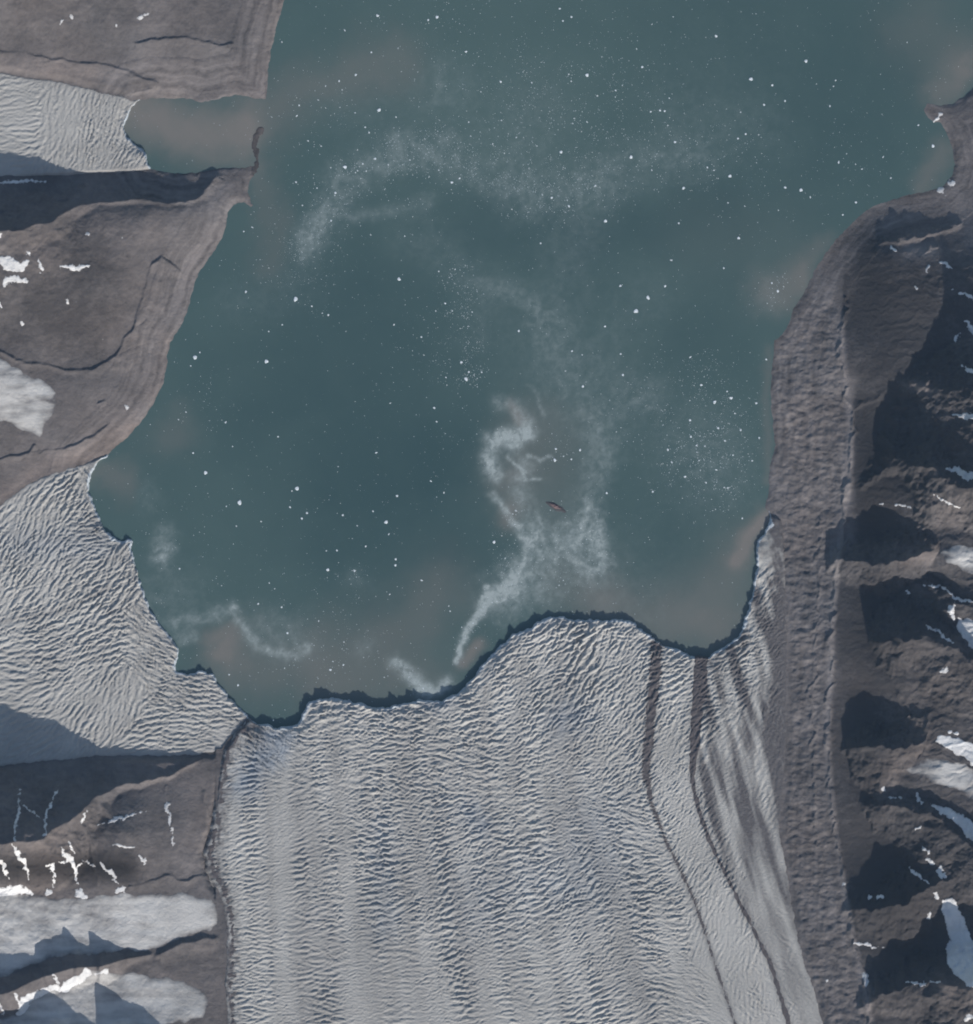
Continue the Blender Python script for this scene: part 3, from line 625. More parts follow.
MILK = [([(305, 245), (320, 225), (332, 200), (345, 180), (370, 165), (400, 155), (440, 150)], 11, .26), ([(310, 240), (322, 228)], 10, .16), ([(345, 219), (390, 210), (430, 200)], 4.5, .20), ([(400, 155), (398, 135)], 4, .2),
   ([(460, 165), (500, 185), (545, 195), (580, 185), (640, 160), (700, 160)], 15, .16), ([(530, 115), (520, 150)], 34, .10), ([(440, 85)], 14, .12), ([(485, 285), (520, 300), (550, 320)], 8, .16), ([(480, 330)], 18, .07), ([(560, 360), (600, 390)], 30, .10),
   ([(498, 402), (514, 405), (527, 425), (530, 432)], 5, .30), ([(520, 436), (500, 437), (491, 440), (488, 455), (494, 475)], 5.5, .55), ([(500, 440), (515, 444)], 6, .3), ([(508, 455), (515, 465), (523, 470), (525, 480), (540, 479)], 1.3, .4), ([(528, 456), (540, 462), (550, 457)], 1.2, .35), ([(530, 425), (524, 440)], 2, .3), ([(545, 415), (536, 395), (528, 385)], 2, .15),
   ([(492, 495), (503, 508), (514, 522), (526, 540)], 3, .4), ([(520, 470), (525, 500), (535, 530)], 9, .25), ([(530, 545), (520, 565), (505, 583)], 9, .35), ([(590, 510), (602, 545), (604, 572)], 6, .30), ([(575, 530), (585, 560)], 13, .26), ([(555, 550), (540, 570)], 18, .22), ([(525, 590), (500, 600)], 14, .2), ([(509, 588), (495, 598), (484, 606)], 5, .5), ([(486, 588), (487, 603), (475, 618), (466, 632), (461, 648), (457, 662)], 2.2, .75), ([(600, 480), (610, 440)], 12, .1),
   ([(397, 663), (410, 676), (424, 688)], 5, .6), ([(420, 690), (438, 690), (448, 682)], 4.5, .5), ([(165, 535), (160, 560)], 7, .2), ([(160, 560), (172, 548)], 3, .2), ([(145, 500)], 10, .08), ([(175, 626), (200, 620), (232, 610)], 5, .22), ([(234, 610), (243, 628), (258, 648), (285, 656), (308, 648)], 3.5, .26), ([(270, 630), (300, 640)], 14, .12), ([(180, 640), (195, 636)], 4, .2),
   ([(355, 580)], 8, .08), ([(600, 195), (565, 260), (548, 330), (575, 400)], 20, .09), ([(420, 240), (490, 290)], 16, .08), ([(620, 330), (650, 300)], 22, .06), ([(350, 110), (450, 100)], 26, .05), ([(680, 110), (760, 130)], 24, .06), ([(590, 430), (585, 500)], 14, .10), ([(300, 280), (240, 300)], 18, .06), ([(368, 648)], 8, .10), ([(640, 395)], 14, .14), ([(700, 440)], 32, .07), ([(720, 480)], 30, .06), ([(170, 600)], 24, .08), ([(765, 295)], 14, .08), ([(620, 590)], 40, .05), ([(730, 60)], 60, .02)]
SILT = [([(140, 115), (190, 130), (240, 135)], 20, .95), ([(262, 115), (300, 95), (345, 75), (395, 60)], 20, .36), ([(255, 160), (275, 230), (262, 260)], 12, .25), ([(222, 640), (240, 628), (228, 655)], 9, .50), ([(235, 665), (300, 665), (380, 640), (440, 600)], 26, .36), ([(330, 690), (420, 680)], 20, .3), ([(464, 662), (478, 645)], 5, .85), ([(507, 520), (512, 510)], 7, .5), ([(512, 405), (522, 422)], 4, .5), ([(510, 480)], 16, .25),
   ([(765, 293), (800, 288)], 13, .55), ([(800, 270), (820, 245)], 10, .3), ([(738, 560), (750, 536), (766, 518)], 7, 1.0), ([(730, 570), (700, 600)], 26, .35), ([(610, 610), (670, 635), (730, 630)], 26, .42), ([(560, 580), (600, 590)], 22, .25), ([(965, 70), (935, 92)], 12, .5), ([(948, 150), (930, 185)], 10, .45), ([(120, 480), (108, 470)], 11, .4), ([(178, 430), (160, 440)], 14, .25), ([(925, 30), (960, 60)], 28, .25), ([(769, 480), (766, 400), (770, 350)], 4, .3), ([(550, 440), (545, 500)], 26, .22), ([(510, 490), (530, 420)], 18, .2), ([(700, 240), (780, 240)], 30, .08)]
DEEP = [([(340, 330), (390, 430)], 75, .45), ([(370, 540)], 60, .40), ([(480, 225), (600, 240), (720, 210)], 26, .40), ([(250, 420)], 40, .25), ([(820, 150), (880, 60)], 50, .30), ([(760, 20)], 60, .25), ([(450, 470)], 30, .35), ([(700, 330)], 40, .2), ([(660, 560), (640, 500)], 40, .18), ([(470, 560)], 26, .3), ([(560, 90)], 60, -.15), ([(440, 40)], 80, -.2), ([(470, 120)], 70, -.12)]
rf = fbm(wu * .4 + 0.9 * xw, wv * .4 + 0.9 * yw, 26, 5, 171, .6, True)
fil = 0.35 + 1.5 * np.clip(rf * .8 + .2, 0, 1) ** 1.6 + 0.5 * np.clip(fbm(wu, wv, 9, 3, 175) + .2, 0, 1)
milk = np.clip(strokes_pts(MILK, xw, yw, xs, ys) * fil * (0.75 + 0.5 * sstep(390, 430, wv)), 0, 1)
silt = np.clip(strokes_pts(SILT, xw, yw, xs, ys), 0, 1)
deep = np.clip(0.30 + strokes_pts(DEEP, xw, yw, xs, ys) + 0.12 * fbm(wu, wv, 90, 4, 173), 0, 1)
wm = (q > -3.2)
wc = np.zeros(wm.shape, bool); wc[:-1, :-1] = wm[:-1, :-1] | wm[1:, :-1] | wm[:-1, 1:] | wm[1:, 1:]
wc[-1, :] = False; wc[:, -1] = False
tag(grid_obj("water", WUa, WVa, np.zeros(wu.shape), wc, M_WATER, None, {"milk": milk, "silt": silt, "deep": deep}), "teal silty fjord water with pale drifting streaks", None, None, "structure")

# ------------------------------------------------------------------ small glaciers and snow
def old_attr(k0, k1, seed, bright=()):
    def f(gu, gv, d):
        dd = k0 + k1 * 1.7 * (fbm(gu * 0.22, gv, 9, 4, seed) + .7 * fbm(gu, gv, 30, 3, seed + 3)) + 0.85 * np.exp(-np.clip(d, 0, 50) / 2.6)
        for (pts, wd, st) in bright:
            e = np.full(gu.shape, 1e3)
            for a, b in zip(pts[:-1], pts[1:]): e = np.minimum(e, seg_dist(gu, gv, a, b)[0])
            dd = dd + st * np.exp(-.5 * (e / wd) ** 2)
        return {"dirt": np.clip(dd, 0, 1), "blue": 0 * d}
    return f
def small_glacier(label, poly, at, mat=M_OLD, lift=9, soft=5, name="valley_glacier"):
    o = drape(name, [], Zl, mat, lift * .6, 4.5, 16, None, poly, soft, 1.0, at)
    return tag(o, label, "glacier")
small_glacier("smooth cream grey valley glacier with rounded snout, upper of two at lower left", [(-45, 893), (0, 893), (40, 895), (60, 898), (95, 896), (125, 893), (175, 893), (200, 896), (212, 900), (218, 912), (216, 923), (211, 930), (195, 934), (184, 937), (170, 943), (155, 949), (140, 950), (124, 950), (104, 955), (86, 953), (56, 956), (32, 964), (10, 974), (-45, 985)],
   old_attr(.10, .35, 211, [([(60, 905), (110, 930)], 9, .20), ([(140, 910), (190, 915)], 8, -.10), ([(0, 912), (100, 900)], 6, .18)]))
small_glacier("smooth pale valley glacier snout below the jagged ridge in the lower left corner", [(-45, 1030), (0, 1016), (24, 1009), (28, 998), (50, 987), (66, 987), (86, 974), (92, 970), (106, 971), (130, 973), (160, 977), (190, 983), (204, 992), (208, 1005), (204, 1018), (185, 1022), (168, 1022), (155, 1032), (140, 1045), (-45, 1060)],
   old_attr(.22, .35, 215, [([(150, 1005), (190, 1000)], 7, -.15), ([(100, 985), (160, 990)], 5, .2)]))
small_glacier("pale fan-shaped ice patch on the left edge below the rounded brown hill", [(-45, 350), (0, 359), (18, 369), (46, 383), (57, 392), (53, 412), (40, 436), (18, 428), (0, 423), (-45, 415)], old_attr(.16, .55, 219), lift=7, name="ice_patch")
small_glacier("bright pale ice patch on the right edge below the dark spur", [(940, 552), (950, 546), (973, 545), (1010, 548), (1010, 590), (975, 578), (955, 566), (945, 562)], old_attr(.12, .5, 223), lift=6, soft=8, name="ice_patch")
small_glacier("grey ice patch below the white snowfield on the right mountain", [(905, 769), (925, 757), (945, 757), (965, 765), (985, 775), (1010, 790), (1010, 812), (985, 803), (960, 792), (940, 784), (920, 777)], old_attr(.18, .5, 227), lift=6, soft=7, name="ice_patch")

SNOW = [  # (label, strokes, outline)
 ("ragged white snow patch on the left hill, upper of two side by side arms", [([(0, 260), (10, 264), (22, 268), (29, 262)], [5, 6, 4, 3])], None),
 ("hook-shaped white snow patch under the ragged one on the left hill", [([(5, 288), (8, 281), (18, 279), (29, 282)], [2.5, 3, 3, 3])], None),
 ("thin horizontal bar of white snow on the left hill", [([(62, 267.5), (76, 268), (90, 267)], [2.0, 2.6, 2.4])], None),
 ("small upright snow streak between the ragged patch and the snow bar", [([(39, 259), (41, 266), (42, 273)], [1.2, 1.8, 2])], None),
 ("tiny snow speck below the thin snow bar, left of a fainter one", [([(68, 301), (69, 302)], 1.7)], None),
 ("fainter of two tiny snow specks below the thin snow bar", [([(75, 301)], 1.3)], None),
 ("tiny snow speck near the left edge above the dark curved gully", [([(20, 322), (22, 323)], 1.7)], None),
 ("tiny snow patch cut by the left edge under the hook-shaped one", [([(-4, 300), (1, 303), (3, 308)], 2.0)], None),
 ("tiny snow speck beside the dark curved gully on the left hill", [([(105, 339)], 1.4)], None),
 ("tiny snow speck on the brown left shore above the smooth beach", [([(127, 407)], 2.2)], None),
 ("small snow speck highest on the slope under the upper left shadow", [([(88, 235)], 1.9)], None),
 ("faint snow speck right of the one under the upper left shadow", [([(123, 238)], 1.4)], None),
 ("small snow streak just above the ragged snow patch", [([(28, 253), (30, 257)], 1.6)], None),
 ("tiny snow streak at the left edge where the upper left shadow ends", [([(-2, 238), (2, 236)], 1.6)], None),
 ("tiny white snow streak on the top left hillside, left of a brighter speck", [([(60, 25), (62, 21)], 1.6)], None),
 ("brightest snow speck on the top left hillside", [([(71, 18)], 2.0)], None),
 ("faint snow speck right of the pair on the top left hillside", [([(115, 27)], 1.4)], None),
 ("faint snow streak near the top edge of the upper left hillside", [([(140, 19), (147, 14)], 1.2)], None),
 ("bluish snow streak inside the deep shadow beside the small glacier", [([(-10, 184), (20, 182), (46, 181)], [1.4, 1.6, .8])], None),
 ("long white snow gully, leftmost full one above the cream valley glacier", [([(15, 843), (20, 852), (25, 862), (29, 878)], [1.0, 1.9, 2.2, 1.5])], None),
 ("short snow gully cut by the left edge above the cream valley glacier", [([(1, 858), (6, 864), (12, 877)], [1.4, 1.7, 1.2])], None),
 ("thin bent snow gully between two wider gullies at lower left", [([(47, 864), (53, 864), (55, 872), (56, 888)], [1.2, 1.6, 1.3, 1.0])], None),
 ("widest branching snow gully on the lower left mountain", [([(62, 846), (70, 857), (77, 868), (78, 884)], [1.6, 2.6, 2.4, 1.4]), ([(60, 862), (71, 862)], 1.2), ([(71, 841), (74, 852)], .9), ([(77, 868), (83, 863)], 1.1)], None),
 ("slanting snow gully ending in a small white fan at lower left", [([(102, 861), (110, 871), (117, 882)], [1.6, 2.0, 1.6]), ([(85, 858), (95, 867)], .9)], None),
 ("short snow streak on the dark knob above the cream glacier", [([(141, 854), (143, 858), (144, 864)], [1.7, 1.2, 1.6])], None),
 ("upright thin snow streak along the right side of the lower left mountain", [([(166, 800), (168, 806), (170, 818), (172, 832), (172.5, 846)], [1.5, 2.0, .8, .9, 1.2])], None),
 ("thin slanting snow streak on the lower left mountain flank", [([(100, 824), (112, 820), (124, 817), (150, 809)], [.5, 1.5, 1.5, .4])], None),
 ("short snow streak below the slanting one on the mountain flank", [([(112, 845), (122, 845), (134, 847)], [.8, 1.3, .6])], None),
 ("small snow patch at the shadow edge on the lower left ridge", [([(82, 820), (88, 811)], [1.8, 1.2])], None),
 ("left one of two bluish snow gullies in the lower left shadow", [([(21, 788), (20, 815), (17, 838)], [.7, 1.7, 1.2])], None),
 ("right forked one of two bluish snow gullies in the lower left shadow", [([(59, 786), (50, 808), (45, 834)], [.6, 1.4, 1.2]), ([(24, 803), (41, 817)], .7)], None),
 ("bright snow band along the upper edge of the cream valley glacier", [([(-20, 890), (8, 891), (20, 888), (33, 893)], [6, 5, 4, 3])], None),
 ("small white snow fan under the thin bent gully", [([(50, 892)], 3.6)], None),
 ("small white snow fan under the widest branching gully", [([(79, 892), (84, 896)], 3.2)], None),
 ("small white snow fan under the slanting gully", [([(118, 889), (124, 889)], 2.9)], None),
 ("white snow apron on the left part of the cream valley glacier", [], [(-40, 912), (8, 916), (26, 926), (44, 938), (60, 944), (44, 952), (20, 956), (-40, 960)]),
 ("white snow slope under the jagged ridge, left of the pale snout", [], [(18, 1016), (22, 996), (40, 988), (56, 982), (64, 988), (60, 1002), (40, 1014)]),
 ("white snow slope under the jagged ridge, right part beside the pale snout", [], [(58, 992), (64, 981), (82, 973), (87, 965), (94, 972), (110, 967), (108, 982), (92, 992), (74, 1002)]),
 ("curved snow crest on the pale snout in the lower left corner", [([(104, 1008), (118, 998), (133, 993), (148, 1002), (158, 1010)], [.8, 2.2, 3.0, 2.2, .8])], None),
 ("tiny snow chute in the jagged ridge above the pale snout", [([(56, 973), (58, 984)], 1.0)], None),
 ("thin snow chute on the jagged ridge near the lower left corner", [([(15, 990), (20, 998), (25, 1006)], 1.2)], None),
 ("short snow chute at the left edge in the lower left corner", [([(2, 1002), (5, 1012)], 1.3)], None),
 ("bright white snow patch at the waterline on the upper right shore, larger of two", [], [(941, 183.5), (945, 190), (946.5, 196), (941, 193), (937, 190.5)]),
 ("bright white snow patch on the upper right shore, smaller of two", [([(949, 180), (951, 184), (953, 187)], [1.8, 2.8, 1.2])], None),
 ("white snow streak across the small hooked point at upper right", [([(934.5, 121), (939, 115), (944, 108)], [1.7, 1.4, .8])], None),
 ("small snow patch on the north slope of the right hand dome", [([(892, 249), (895, 250)], 1.8)], None),
 ("small upright snow patch inside the curved hollow on the right dome", [([(927, 267), (926, 271)], 1.5)], None),
 ("curved snow rim of the hollow on the right dome", [([(938, 262), (944, 264), (950, 269)], [.6, 1.3, .8])], None),
 ("tiny snow speck below the curved hollow on the right dome", [([(915, 288)], 1.4)], None),
 ("ragged snow strip at the top of the shadowed gully on the right edge", [([(952, 290), (962, 294), (974, 299)], [1.0, 1.2, 2.8])], None),
 ("pale shadowed snow patch on the right edge level with the brown plume", [([(966, 321), (972, 331), (980, 336)], [1.8, 3, 3])], None),
 ("tiny shadowed snow streak left of the pale right edge patch", [([(957, 335), (954, 342)], 1.0)], None),
 ("thin slanting shadowed snow streak on the right edge", [([(959, 366), (970, 372), (980, 376)], [1.2, 1.6, 1.5])], None),
 ("bluish wedge of shadowed snow on the right edge", [([(949, 415), (962, 416), (985, 418)], [.7, 2.6, 3.6])], None),
 ("small faint snow speck in the right mountain shadow", [([(908, 429)], 1.4)], None),
 ("bluish bent snowfield in shadow above the lit basin at right", [([(944, 469), (956, 471), (964, 477), (985, 474)], [1.6, 3.4, 3.6, 3.2])], None),
 ("thin straight white snow streak in the lit basin at right", [([(932, 495), (944, 501), (957, 508)], [.8, 1.4, .8])], None),
 ("tiny bright snow speck at the left end of a small ledge on the right slope", [([(878, 503), (882, 503)], 1.3)], None),
 ("thin faint snow line along a small ledge on the right slope", [([(896, 505), (908, 506.5)], 1.2)], None),
 ("thin snow cornice leading up to the forked snowfield at right", [([(922, 585), (937, 586), (946, 590), (954, 597)], [.8, 1.4, 1.4, 1.6])], None),
 ("forked white snow ridge on the right mountain", [([(954, 597), (962, 600), (970, 602)], [1.8, 1.6, 1.0]), ([(953, 600), (949, 608), (951, 620)], [1.4, 2.4, 2.6])], None),
 ("large pale snowfield on the right edge below the forked snow ridge", [], [(956, 617), (973, 620), (1000, 625), (1000, 675), (978, 655), (966, 644), (955, 628)]),
 ("thin slanting bluish snow streak left of the pale right snowfield", [([(924, 625), (936, 631), (945, 639), (951, 643)], [1.0, 1.5, 1.2, .8])], None),
 ("round white snow patch on the brown right hillside", [([(942, 671), (945, 668)], [2.8, 1.4])], None),
 ("tiny snow speck inside the right mountain shadow", [([(907, 592)], 1.5)], None),
 ("brightest wedge-shaped white snowfield on the right edge", [], [(932, 741), (937, 734), (951, 736), (964, 740), (978, 748), (1000, 765), (1000, 790), (978, 772), (966, 759), (954, 752), (944, 746), (937, 743)]),
 ("small snow patch just above the brightest wedge-shaped snowfield", [([(949, 731), (955, 733)], 1.5)], None),
 ("bright white round snow patch at the left end of the dark cleft", [([(882, 789)], 2.8)], None),
 ("faint flat snow scrap in the left part of the dark cleft", [([(890, 797), (898, 797)], 1.5)], None),
 ("faint upright snow scrap midway along the dark cleft", [([(916, 794), (919, 802)], 1.8)], None),
 ("long blue shadowed snow chute running down to the right edge", [], [(928, 803), (945, 806), (958, 812), (973, 824), (1000, 846), (1000, 862), (980, 846), (966, 836), (955, 822), (940, 813)]),
 ("tiny snow speck on the slope under the dark cleft", [([(914, 828), (918, 826)], 1.1)], None),
 ("white snow patch on the rib above the big blue chute, upper of two", [([(922, 847), (926, 851)], 2.2)], None),
 ("white snow patch on the rib above the big blue chute, lower of two", [([(927, 858), (930, 863)], 1.8)], None),
 ("grey snow patch on the rib just above the big blue chute", [([(939, 869), (941, 875)], 3.2)], None),
 ("slanting thin snow streak left of the rib above the blue chute", [([(908, 867), (918, 874), (928, 883)], [1.5, 1.7, 1.2])], None),
 ("small snow patch where the thin streak meets the blue chute", [([(934, 892), (936, 896)], 2.0)], None),
 ("small snow scrap beside the moraine crest at right, left of a pair", [([(867, 894), (869, 897)], 1.8)], None),
 ("small snow scrap beside the moraine crest at right, right of a pair", [([(876, 895), (881, 896)], 2.0)], None),
 ("tiny snow speck on the pale moraine crest at right", [([(844.5, 884.5)], 1.7)], None),
 ("big blue forked snow chute in shadow at lower right", [], [(939, 897), (952, 897), (963, 916), (971, 938), (985, 954), (1000, 958), (1000, 990), (977, 986), (964, 983), (946, 962), (944, 948), (949, 939), (943, 918)]),
 ("thin snow streak crossing the slope right of the moraine crest", [([(854, 943), (868, 945), (885, 948)], [1.5, 1.2, 1.2])], None),
 ("bright white upright snow patch on the moraine crest at lower right", [], [(863, 972), (868, 975), (869.5, 981), (865.5, 988), (863.5, 982)]),
 ("thin horizontal bluish snow streak at lower right", [([(904, 981), (920, 982), (938, 980)], [.8, 1.5, .8])], None),
 ("small grey snow scrap left of the big blue chute", [([(927, 912), (928, 917)], 1.3)], None),
 ("tiny snow speck on the lower moraine belt at right", [([(827.5, 980)], 1.5)], None),
 ("small grey snow scrap in the lower right corner", [([(963, 1018), (968, 1013)], 2.2)], None),
]
for lb, st, poly in SNOW:
    st = [(p, w_) if len(p) < 3 else (p, np.interp(np.linspace(0, 1, len(p)), np.linspace(0, 1, len(np.atleast_1d(w_))), np.atleast_1d(w_)) * np.where((np.arange(len(p)) == 0) | (np.arange(len(p)) == len(p) - 1), .55, 1.15)) for p, w_ in st]
    o = drape("snow_patch", st, Zl, M_SNOW, 4.0, 2.9 if poly is None else 2.6, 4.2 if poly is None else 7.0, None, poly, 1.2, 0.5 if poly is None else 0.8, warp=2.0)
    if o: tag(o, lb, "snow patch", "snow patches on the mountainsides")

# ------------------------------------------------------------------ icebergs
def berg_mesh(seed, detail=2):
    r = np.random.default_rng(seed)
    bm = bmesh.new(); bmesh.ops.create_icosphere(bm, subdivisions=detail, radius=1.0)
    off = r.uniform(0, 50, 3); ph = r.uniform(0, 6.28)
    for v in bm.verts:
        x, y, z = v.co
        a = math.atan2(y, x)
        k = 1 + 0.22 * math.cos(2 * a + ph) + 0.13 * math.cos(3 * a + 2 * ph) + 0.16 * float(perlin(np.array([x * 1.7 + off[0]]), np.array([y * 1.7 + z * 1.3 + off[1]]), seed)[0])
        top = 0.55 + 0.35 * float(perlin(np.array([x * 1.4 + off[1]]), np.array([y * 1.4 + off[2]]), seed + 5)[0])
        v.co = (x * k, y * k * 0.86, max(-0.35, min(z, top)) * 0.62)
    me = bpy.data.meshes.new("iceberg"); bm.to_mesh(me); bm.free(); me.materials.append(M_BERG)
    return me
BERGS = [berg_mesh(500 + k, 2 if k < 4 else 1) for k in range(9)]
def add_berg(u, v, r, label, group, big=False):
    me = BERGS[rng.integers(0, 4) if big else rng.integers(0, 9)]
    o = bpy.data.objects.new("iceberg", me); COL.objects.link(o)
    s = r * PX
    o.location = (float(wx(u)), float(wy(v)), 0.0); o.rotation_euler = (0, 0, rng.uniform(0, 6.28))
    o.scale = (s * rng.uniform(.95, 1.35), s * rng.uniform(.75, 1.0), s * rng.uniform(.6, .9))
    return tag(o, label, "iceberg", group)
BIG = [(379, 110, 1.9, "bright iceberg right of the lagoon mouth in the upper left water"), (345, 167, 2.0, "bright iceberg on the pale arc below the lagoon outflow"), (399, 279, 1.9, "white iceberg right of the pale arc's lower end"),
  (295.6, 299, 2.5, "bright tilted iceberg off the left headland, between the arc and the dark pool"), (266.4, 361.3, 2.5, "brightest round iceberg alone off the left headland"), (195, 357.3, 2.2, "bright iceberg closest to the left headland's beach"), (205.6, 472.6, 2.0, "elongated iceberg off the upper end of the left glacier front"),
  (239.5, 502.5, 2.7, "largest bright iceberg off the left glacier"), (297, 488.4, 2.2, "bright iceberg in the left middle water with a smaller companion on its left"), (386, 522, 2.0, "bright iceberg in the dark water left of the central plume"), (327.7, 569.7, 1.7, "lone iceberg between the left glacier and the main glacier front"),
  (466, 379, 2.1, "bright iceberg at the foot of the speckled column above the plume"), (648, 297.5, 2.1, "upper one of two bright icebergs at centre right"), (636, 311, 2.4, "lower and larger one of two bright icebergs at centre right"), (587, 75, 1.9, "flat iceberg near the top centre above the speckled band"),
  (751, 79, 2.1, "bright iceberg near the top right of the water with fine chips around"), (561, 152, 1.7, "bright iceberg within the upper speckled band"), (631, 157, 2.1, "tilted iceberg at the right end of the upper speckled band"), (730, 176, 2.1, "upright iceberg in the right middle of the upper water"),
  (605.5, 221, 2.0, "upright iceberg below the upper speckled band"), (738.7, 238, 1.8, "lone iceberg left of the brown plume near the right shore"), (801, 190, 1.9, "upper of two icebergs off the right dome's shore"), (933, 146, 1.9, "iceberg in the small bay beside the hooked point"),
  (806, 61, 1.9, "iceberg highest in the upper right water"), (714.6, 402, 2.0, "bright iceberg in the dense chip field near the right shore"), (731, 398, 1.8, "bright iceberg just right of the brightest one in the right chip field"), (554.8, 460, 1.8, "iceberg at the end of a pale filament in the central plume"), (377.5, 15.5, 1.7, "iceberg near the top edge left of centre"),
  (437, 17, 1.6, "iceberg near the top edge with a tail of small chips"), (494, 542, 1.7, "iceberg in the left side of the central plume"), (683.5, 188, 1.6, "lone iceberg left of the upright one in the upper right middle"), (716, 36, 1.5, "lone iceberg near the top edge right of centre")]
for u, v, r, lb in BIG: add_berg(u, v, r * .88, lb, "large bright icebergs", True)
MEDS = """428 20;282 42;345 30;299 105;297 116;318 100;355 113;365 127;369 133;308 141;321 146;375 159;363 164;335 193;302 205;296 182;481 92;469 122;493 144;460 178;439 170;452 182;331 221;371 235;405 236;439 271;246 292;339 81;356 75;371 52;466 52;501 82;252 227;
560 9;571 17;563 21;637 49;642 67;597 96;615 97;616 90;665 111;660 110;651 112;772 85;764 105;741 112;738 138;746 134;759 135;785 101;652 170;707 167;714 170;595 186;569 206;541 243;728 203;745 206;785 187;665 286;620 286;671 260;724 268;552 198;542 195;532 83;587 122;679 223;675 142;
312 306;328 315;322 313;269 331;200 352;191 366;186 412;226 422;278 437;193 453;292 491;290 507;302 518;307 513;343 515;373 511;397 496;389 534;226 506;236 526;394 325;436 311;445 303;424 355;446 377;390 403;434 408;437 422;444 493;431 481;376 453;421 337;366 546;
461 362;482 372;469 372;468 326;519 331;572 351;582 355;605 326;621 354;665 286;623 375;690 357;701 385;668 450;672 462;685 477;697 445;691 437;706 483;556 449;571 459;580 450;607 493;516 511;515 524;653 492;583 386;326 551;337 550;396 559;395 565;269 583;258 604;287 633;330 670;343 665;390 594;422 580;450 611;319 621;238 685;229 675;354 571;
836 80;830 106;810 197;839 162;856 164;862 169;918 125;883 157;891 178;843 215;856 202;778 291;772 283;727 391;756 403;766 359;759 438;752 461;742 518;705 446;718 428;725 441;733 455;741 430;700 470;716 470;728 488;690 420"""
ZONES = [((0, 0, 500, 130), "small white iceberg drifting in the top left water off the lagoon mouth"), ((500, 0, 700, 130), "small white iceberg drifting near the top centre above the speckled band"), ((700, 0, 980, 215), "small white iceberg drifting in the upper right water"),
  ((0, 130, 420, 245), "small white iceberg along the pale arc at upper left"), ((420, 130, 700, 245), "small white iceberg in the speckled band of the upper middle water"), ((0, 245, 300, 460), "small white iceberg drifting off the left headland"), ((300, 245, 470, 460), "small white iceberg in the dark pool left of centre"),
  ((470, 245, 640, 400), "small white iceberg above the central plume"), ((640, 215, 980, 400), "small white iceberg between the two bright central ones and the right shore"), ((470, 400, 620, 700), "small white iceberg within the pale central plume"), ((620, 400, 980, 700), "small white iceberg in the chip field off the right moraine shore"),
  ((0, 460, 470, 545), "small white iceberg off the left glacier in the middle left water"), ((0, 545, 470, 740), "small white iceberg near the ice fronts at lower left")]
def zone(u, v):
    for (a, b, c, d), lb in ZONES:
        if a <= u < c and b <= v < d: return lb
    return ZONES[2][1]
SMALL = []
def add_small(u, v, r): SMALL.append((u, v, r))
nb = len(BIG)
for tok in MEDS.replace("\n", "").split(";"):
    u, v = map(float, tok.split())
    add_small(u + rng.uniform(-.4, .4), v + rng.uniform(-.4, .4), rng.uniform(0.7, 1.25)); nb += 1
DENS = [([(470, 165), (545, 195), (580, 180)], 17, 1.0), ([(545, 110), (600, 100)], 45, .5), ([(310, 240), (335, 190), (370, 165), (440, 150)], 16, .7), ([(300, 270)], 25, .5), ([(458, 280), (466, 330), (466, 385)], 10, 1.2), ([(690, 460), (725, 420), (700, 390)], 26, .85), ([(720, 480)], 22, .5), ([(355, 580)], 8, .6), ([(205, 400)], 14, .4), ([(560, 450)], 10, .4), ([(515, 520), (500, 590), (470, 640)], 8, .8), ([(400, 668), (430, 690)], 6, 1.5), ([(640, 400)], 20, .4), ([(770, 290)], 14, .5), ([(640, 160), (740, 150)], 25, .35), ([(310, 110)], 26, .3), ([(430, 30)], 40, .2), ([(420, 170)], 30, .3), ([(330, 640)], 40, .25), ([(860, 170)], 40, .12), ([(440, 340)], 30, .2), ([(570, 560)], 25, .6), ([(445, 450)], 20, .15)]
def density(x, y): return strokes_pts(DENS, x, y, x, y) + 0.06
def scatter(n, seed, power=1.0):
    r = np.random.default_rng(seed); U_, V_ = [], []
    while len(U_) < n:
        x = r.uniform(90, 973, 20000); y = r.uniform(-5, 725, 20000)
        xx = x + perlin(x / 30, y / 30, 7) * 14; yy = y + perlin(x / 30, y / 30, 9) * 14
        dn = density(xx, yy) * (0.35 + 1.3 * np.clip(perlin(x / 16, y / 16, 12) + .4, 0, 1)) ** power
        ok = (r.uniform(0, 1.6, 20000) < dn) & (sample(sdW, x, y) > 4)
        U_ += list(x[ok]); V_ += list(y[ok])
    return np.array(U_[:n]), np.array(V_[:n])
su, sv = scatter(296 - nb, 881)
for u, v in zip(su, sv): add_small(u, v, rng.uniform(0.5, 0.8))
for _, base in ZONES:                          # the outermost and largest of each zone can be pointed out, the rest look alike
    mine = [b for b in SMALL if zone(b[0], b[1]) == base]
    names = {}
    for word, key in (("leftmost", lambda b: b[0]), ("rightmost", lambda b: -b[0]), ("topmost", lambda b: b[1]), ("lowest", lambda b: -b[1]), ("largest", lambda b: -b[2])):
        rest = [b for b in mine if b not in names]
        if rest:
            names[min(mine if min(mine, key=key) in rest else rest, key=key)] = word
    for b in mine:
        lb = base if b not in names else names[b] + " " + base
        add_berg(b[0], b[1], b[2], lb, base.replace("small white iceberg", "small icebergs"))
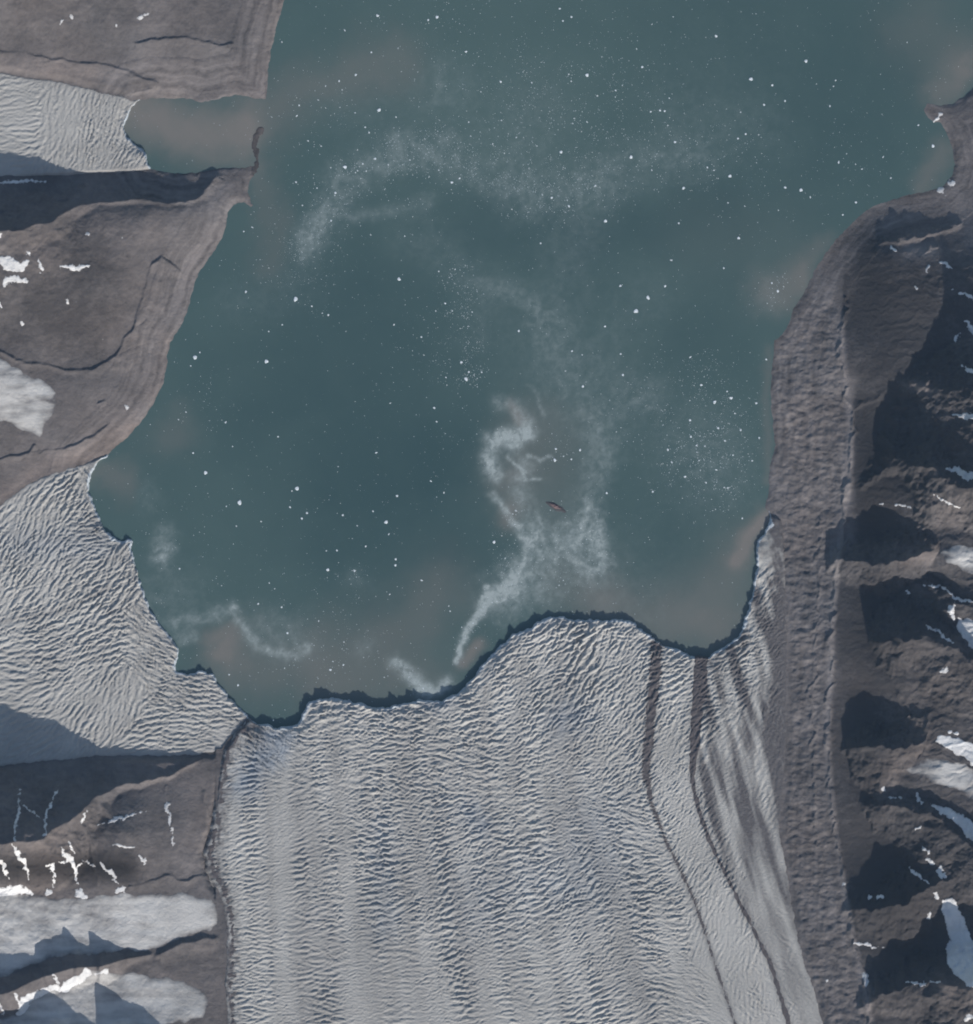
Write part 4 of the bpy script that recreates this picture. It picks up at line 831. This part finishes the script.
# brash: fragments too small and too many to count
def chips(n, seed, lo, hi, power=1.0):
    r = np.random.default_rng(seed); u, v = scatter(n, seed, power)
    s = lo + (hi - lo) * r.power(0.35, n)
    ang = r.uniform(0, 6.28, n); k = 6
    rad = s[:, None] * r.uniform(.6, 1.2, (n, k)); th = ang[:, None] + np.arange(k) / k * 2 * np.pi
    X = wx(u)[:, None] + rad * np.cos(th); Y = wy(v)[:, None] + rad * np.sin(th)
    base = np.stack([X, Y, np.full_like(X, -1.0)], -1)
    topc = np.stack([wx(u)[:, None] + .55 * rad * np.cos(th), wy(v)[:, None] + .55 * rad * np.sin(th), np.broadcast_to((s * .5)[:, None], X.shape)], -1)
    vv = np.concatenate([base, topc], 1).reshape(-1, 3)
    o = np.arange(n)[:, None, None] * 2 * k; q = np.arange(k); q2 = (q + 1) % k
    side = (np.stack([q, q2, q2 + k, q + k], 1)[None] + o).reshape(-1, 4)
    cap = (np.array([[k, k + 1, k + 2, k + 3], [k, k + 3, k + 4, k + 5]])[None] + o).reshape(-1, 4)
    return vv, np.concatenate([side, cap])
vv, ff = chips(16000, 907, 1.2, 4.9)
tag(mesh_obj("brash_ice", vv, ff, 4, M_BERG, None, None, False), "fine white ice fragments strewn in bands over the fjord", "brash ice", None, "stuff")

# the dark reddish floe in the central plume
k = NT("red_brown_debris"); kn = k.noise(30, 4, .7)
M_RED = k.fin(k.mix(kn, (0.13, 0.088, 0.085), (0.25, 0.175, 0.168)), .9, .2)
k = NT("dark_wet_debris"); M_DARK = k.fin(k.mix(k.noise(25, 4, .7), (0.05, 0.055, 0.06), (0.11, 0.10, 0.10)), .8, .3)
isl = empty("debris_floe", (float(wx(556)), float(wy(507)), 0.0)); tag(isl, "dark reddish spindle-shaped floe lying in the pale central plume", "floe")
def spindle(name, L, W, H, mat, seed, dx=0.0, dy=0.0):
    n, m = 28, 9; r = []
    for a in range(n + 1):
        t = a / n; wdt = math.sin(math.pi * t) ** 0.7
        for b in range(m + 1):
            c = b / m * 2 - 1
            x = (t - .5) * L; y = c * W * .5 * wdt * (1 + .25 * float(perlin(np.array([t * 6 + seed]), np.array([c * 2.0]), seed)[0]))
            r.append((x + dx, y + dy, H * wdt * (1 - c * c) * (1 + .5 * float(perlin(np.array([t * 9 + seed]), np.array([c * 3.0]), seed + 2)[0])) - 1.5))
    f = [(a * (m + 1) + b, (a + 1) * (m + 1) + b, (a + 1) * (m + 1) + b + 1, a * (m + 1) + b + 1) for a in range(n) for b in range(m)]
    o = mesh_obj(name, r, f, 4, mat, isl); o.location = (0, 0, 0); return o
spindle("dark_rim", 250, 72, 7, M_DARK, 3)
spindle("red_crest", 150, 46, 14, M_RED, 5, -10, 4)
isl.rotation_euler = (0, 0, math.radians(-27))

# ------------------------------------------------------------------ thin blue air between the ground and the camera
hz = bpy.data.materials.new("thin_blue_air"); hz.use_nodes = True
ht = hz.node_tree; ht.nodes.clear()
ho = ht.nodes.new("ShaderNodeOutputMaterial"); hv = ht.nodes.new("ShaderNodeVolumePrincipled")
hv.inputs["Color"].default_value = (0.42, 0.66, 1.0, 1); hv.inputs["Density"].default_value = 3.1e-7; hv.inputs["Anisotropy"].default_value = 0.0
ht.links.new(hv.outputs[0], ho.inputs["Volume"])
B, Z0, Z1 = 22000.0, -900.0, CAM_H + 500.0
hvx = [(x, y, z) for z in (Z0, Z1) for x, y in ((-B, -B), (B, -B), (B, B), (-B, B))]
hf = [(3, 2, 1, 0), (4, 5, 6, 7), (0, 1, 5, 4), (1, 2, 6, 5), (2, 3, 7, 6), (3, 0, 4, 7)]
tag(mesh_obj("haze", hvx, hf, 4, hz, None, None, False), "thin bluish air over the whole fjord", None, None, "stuff")
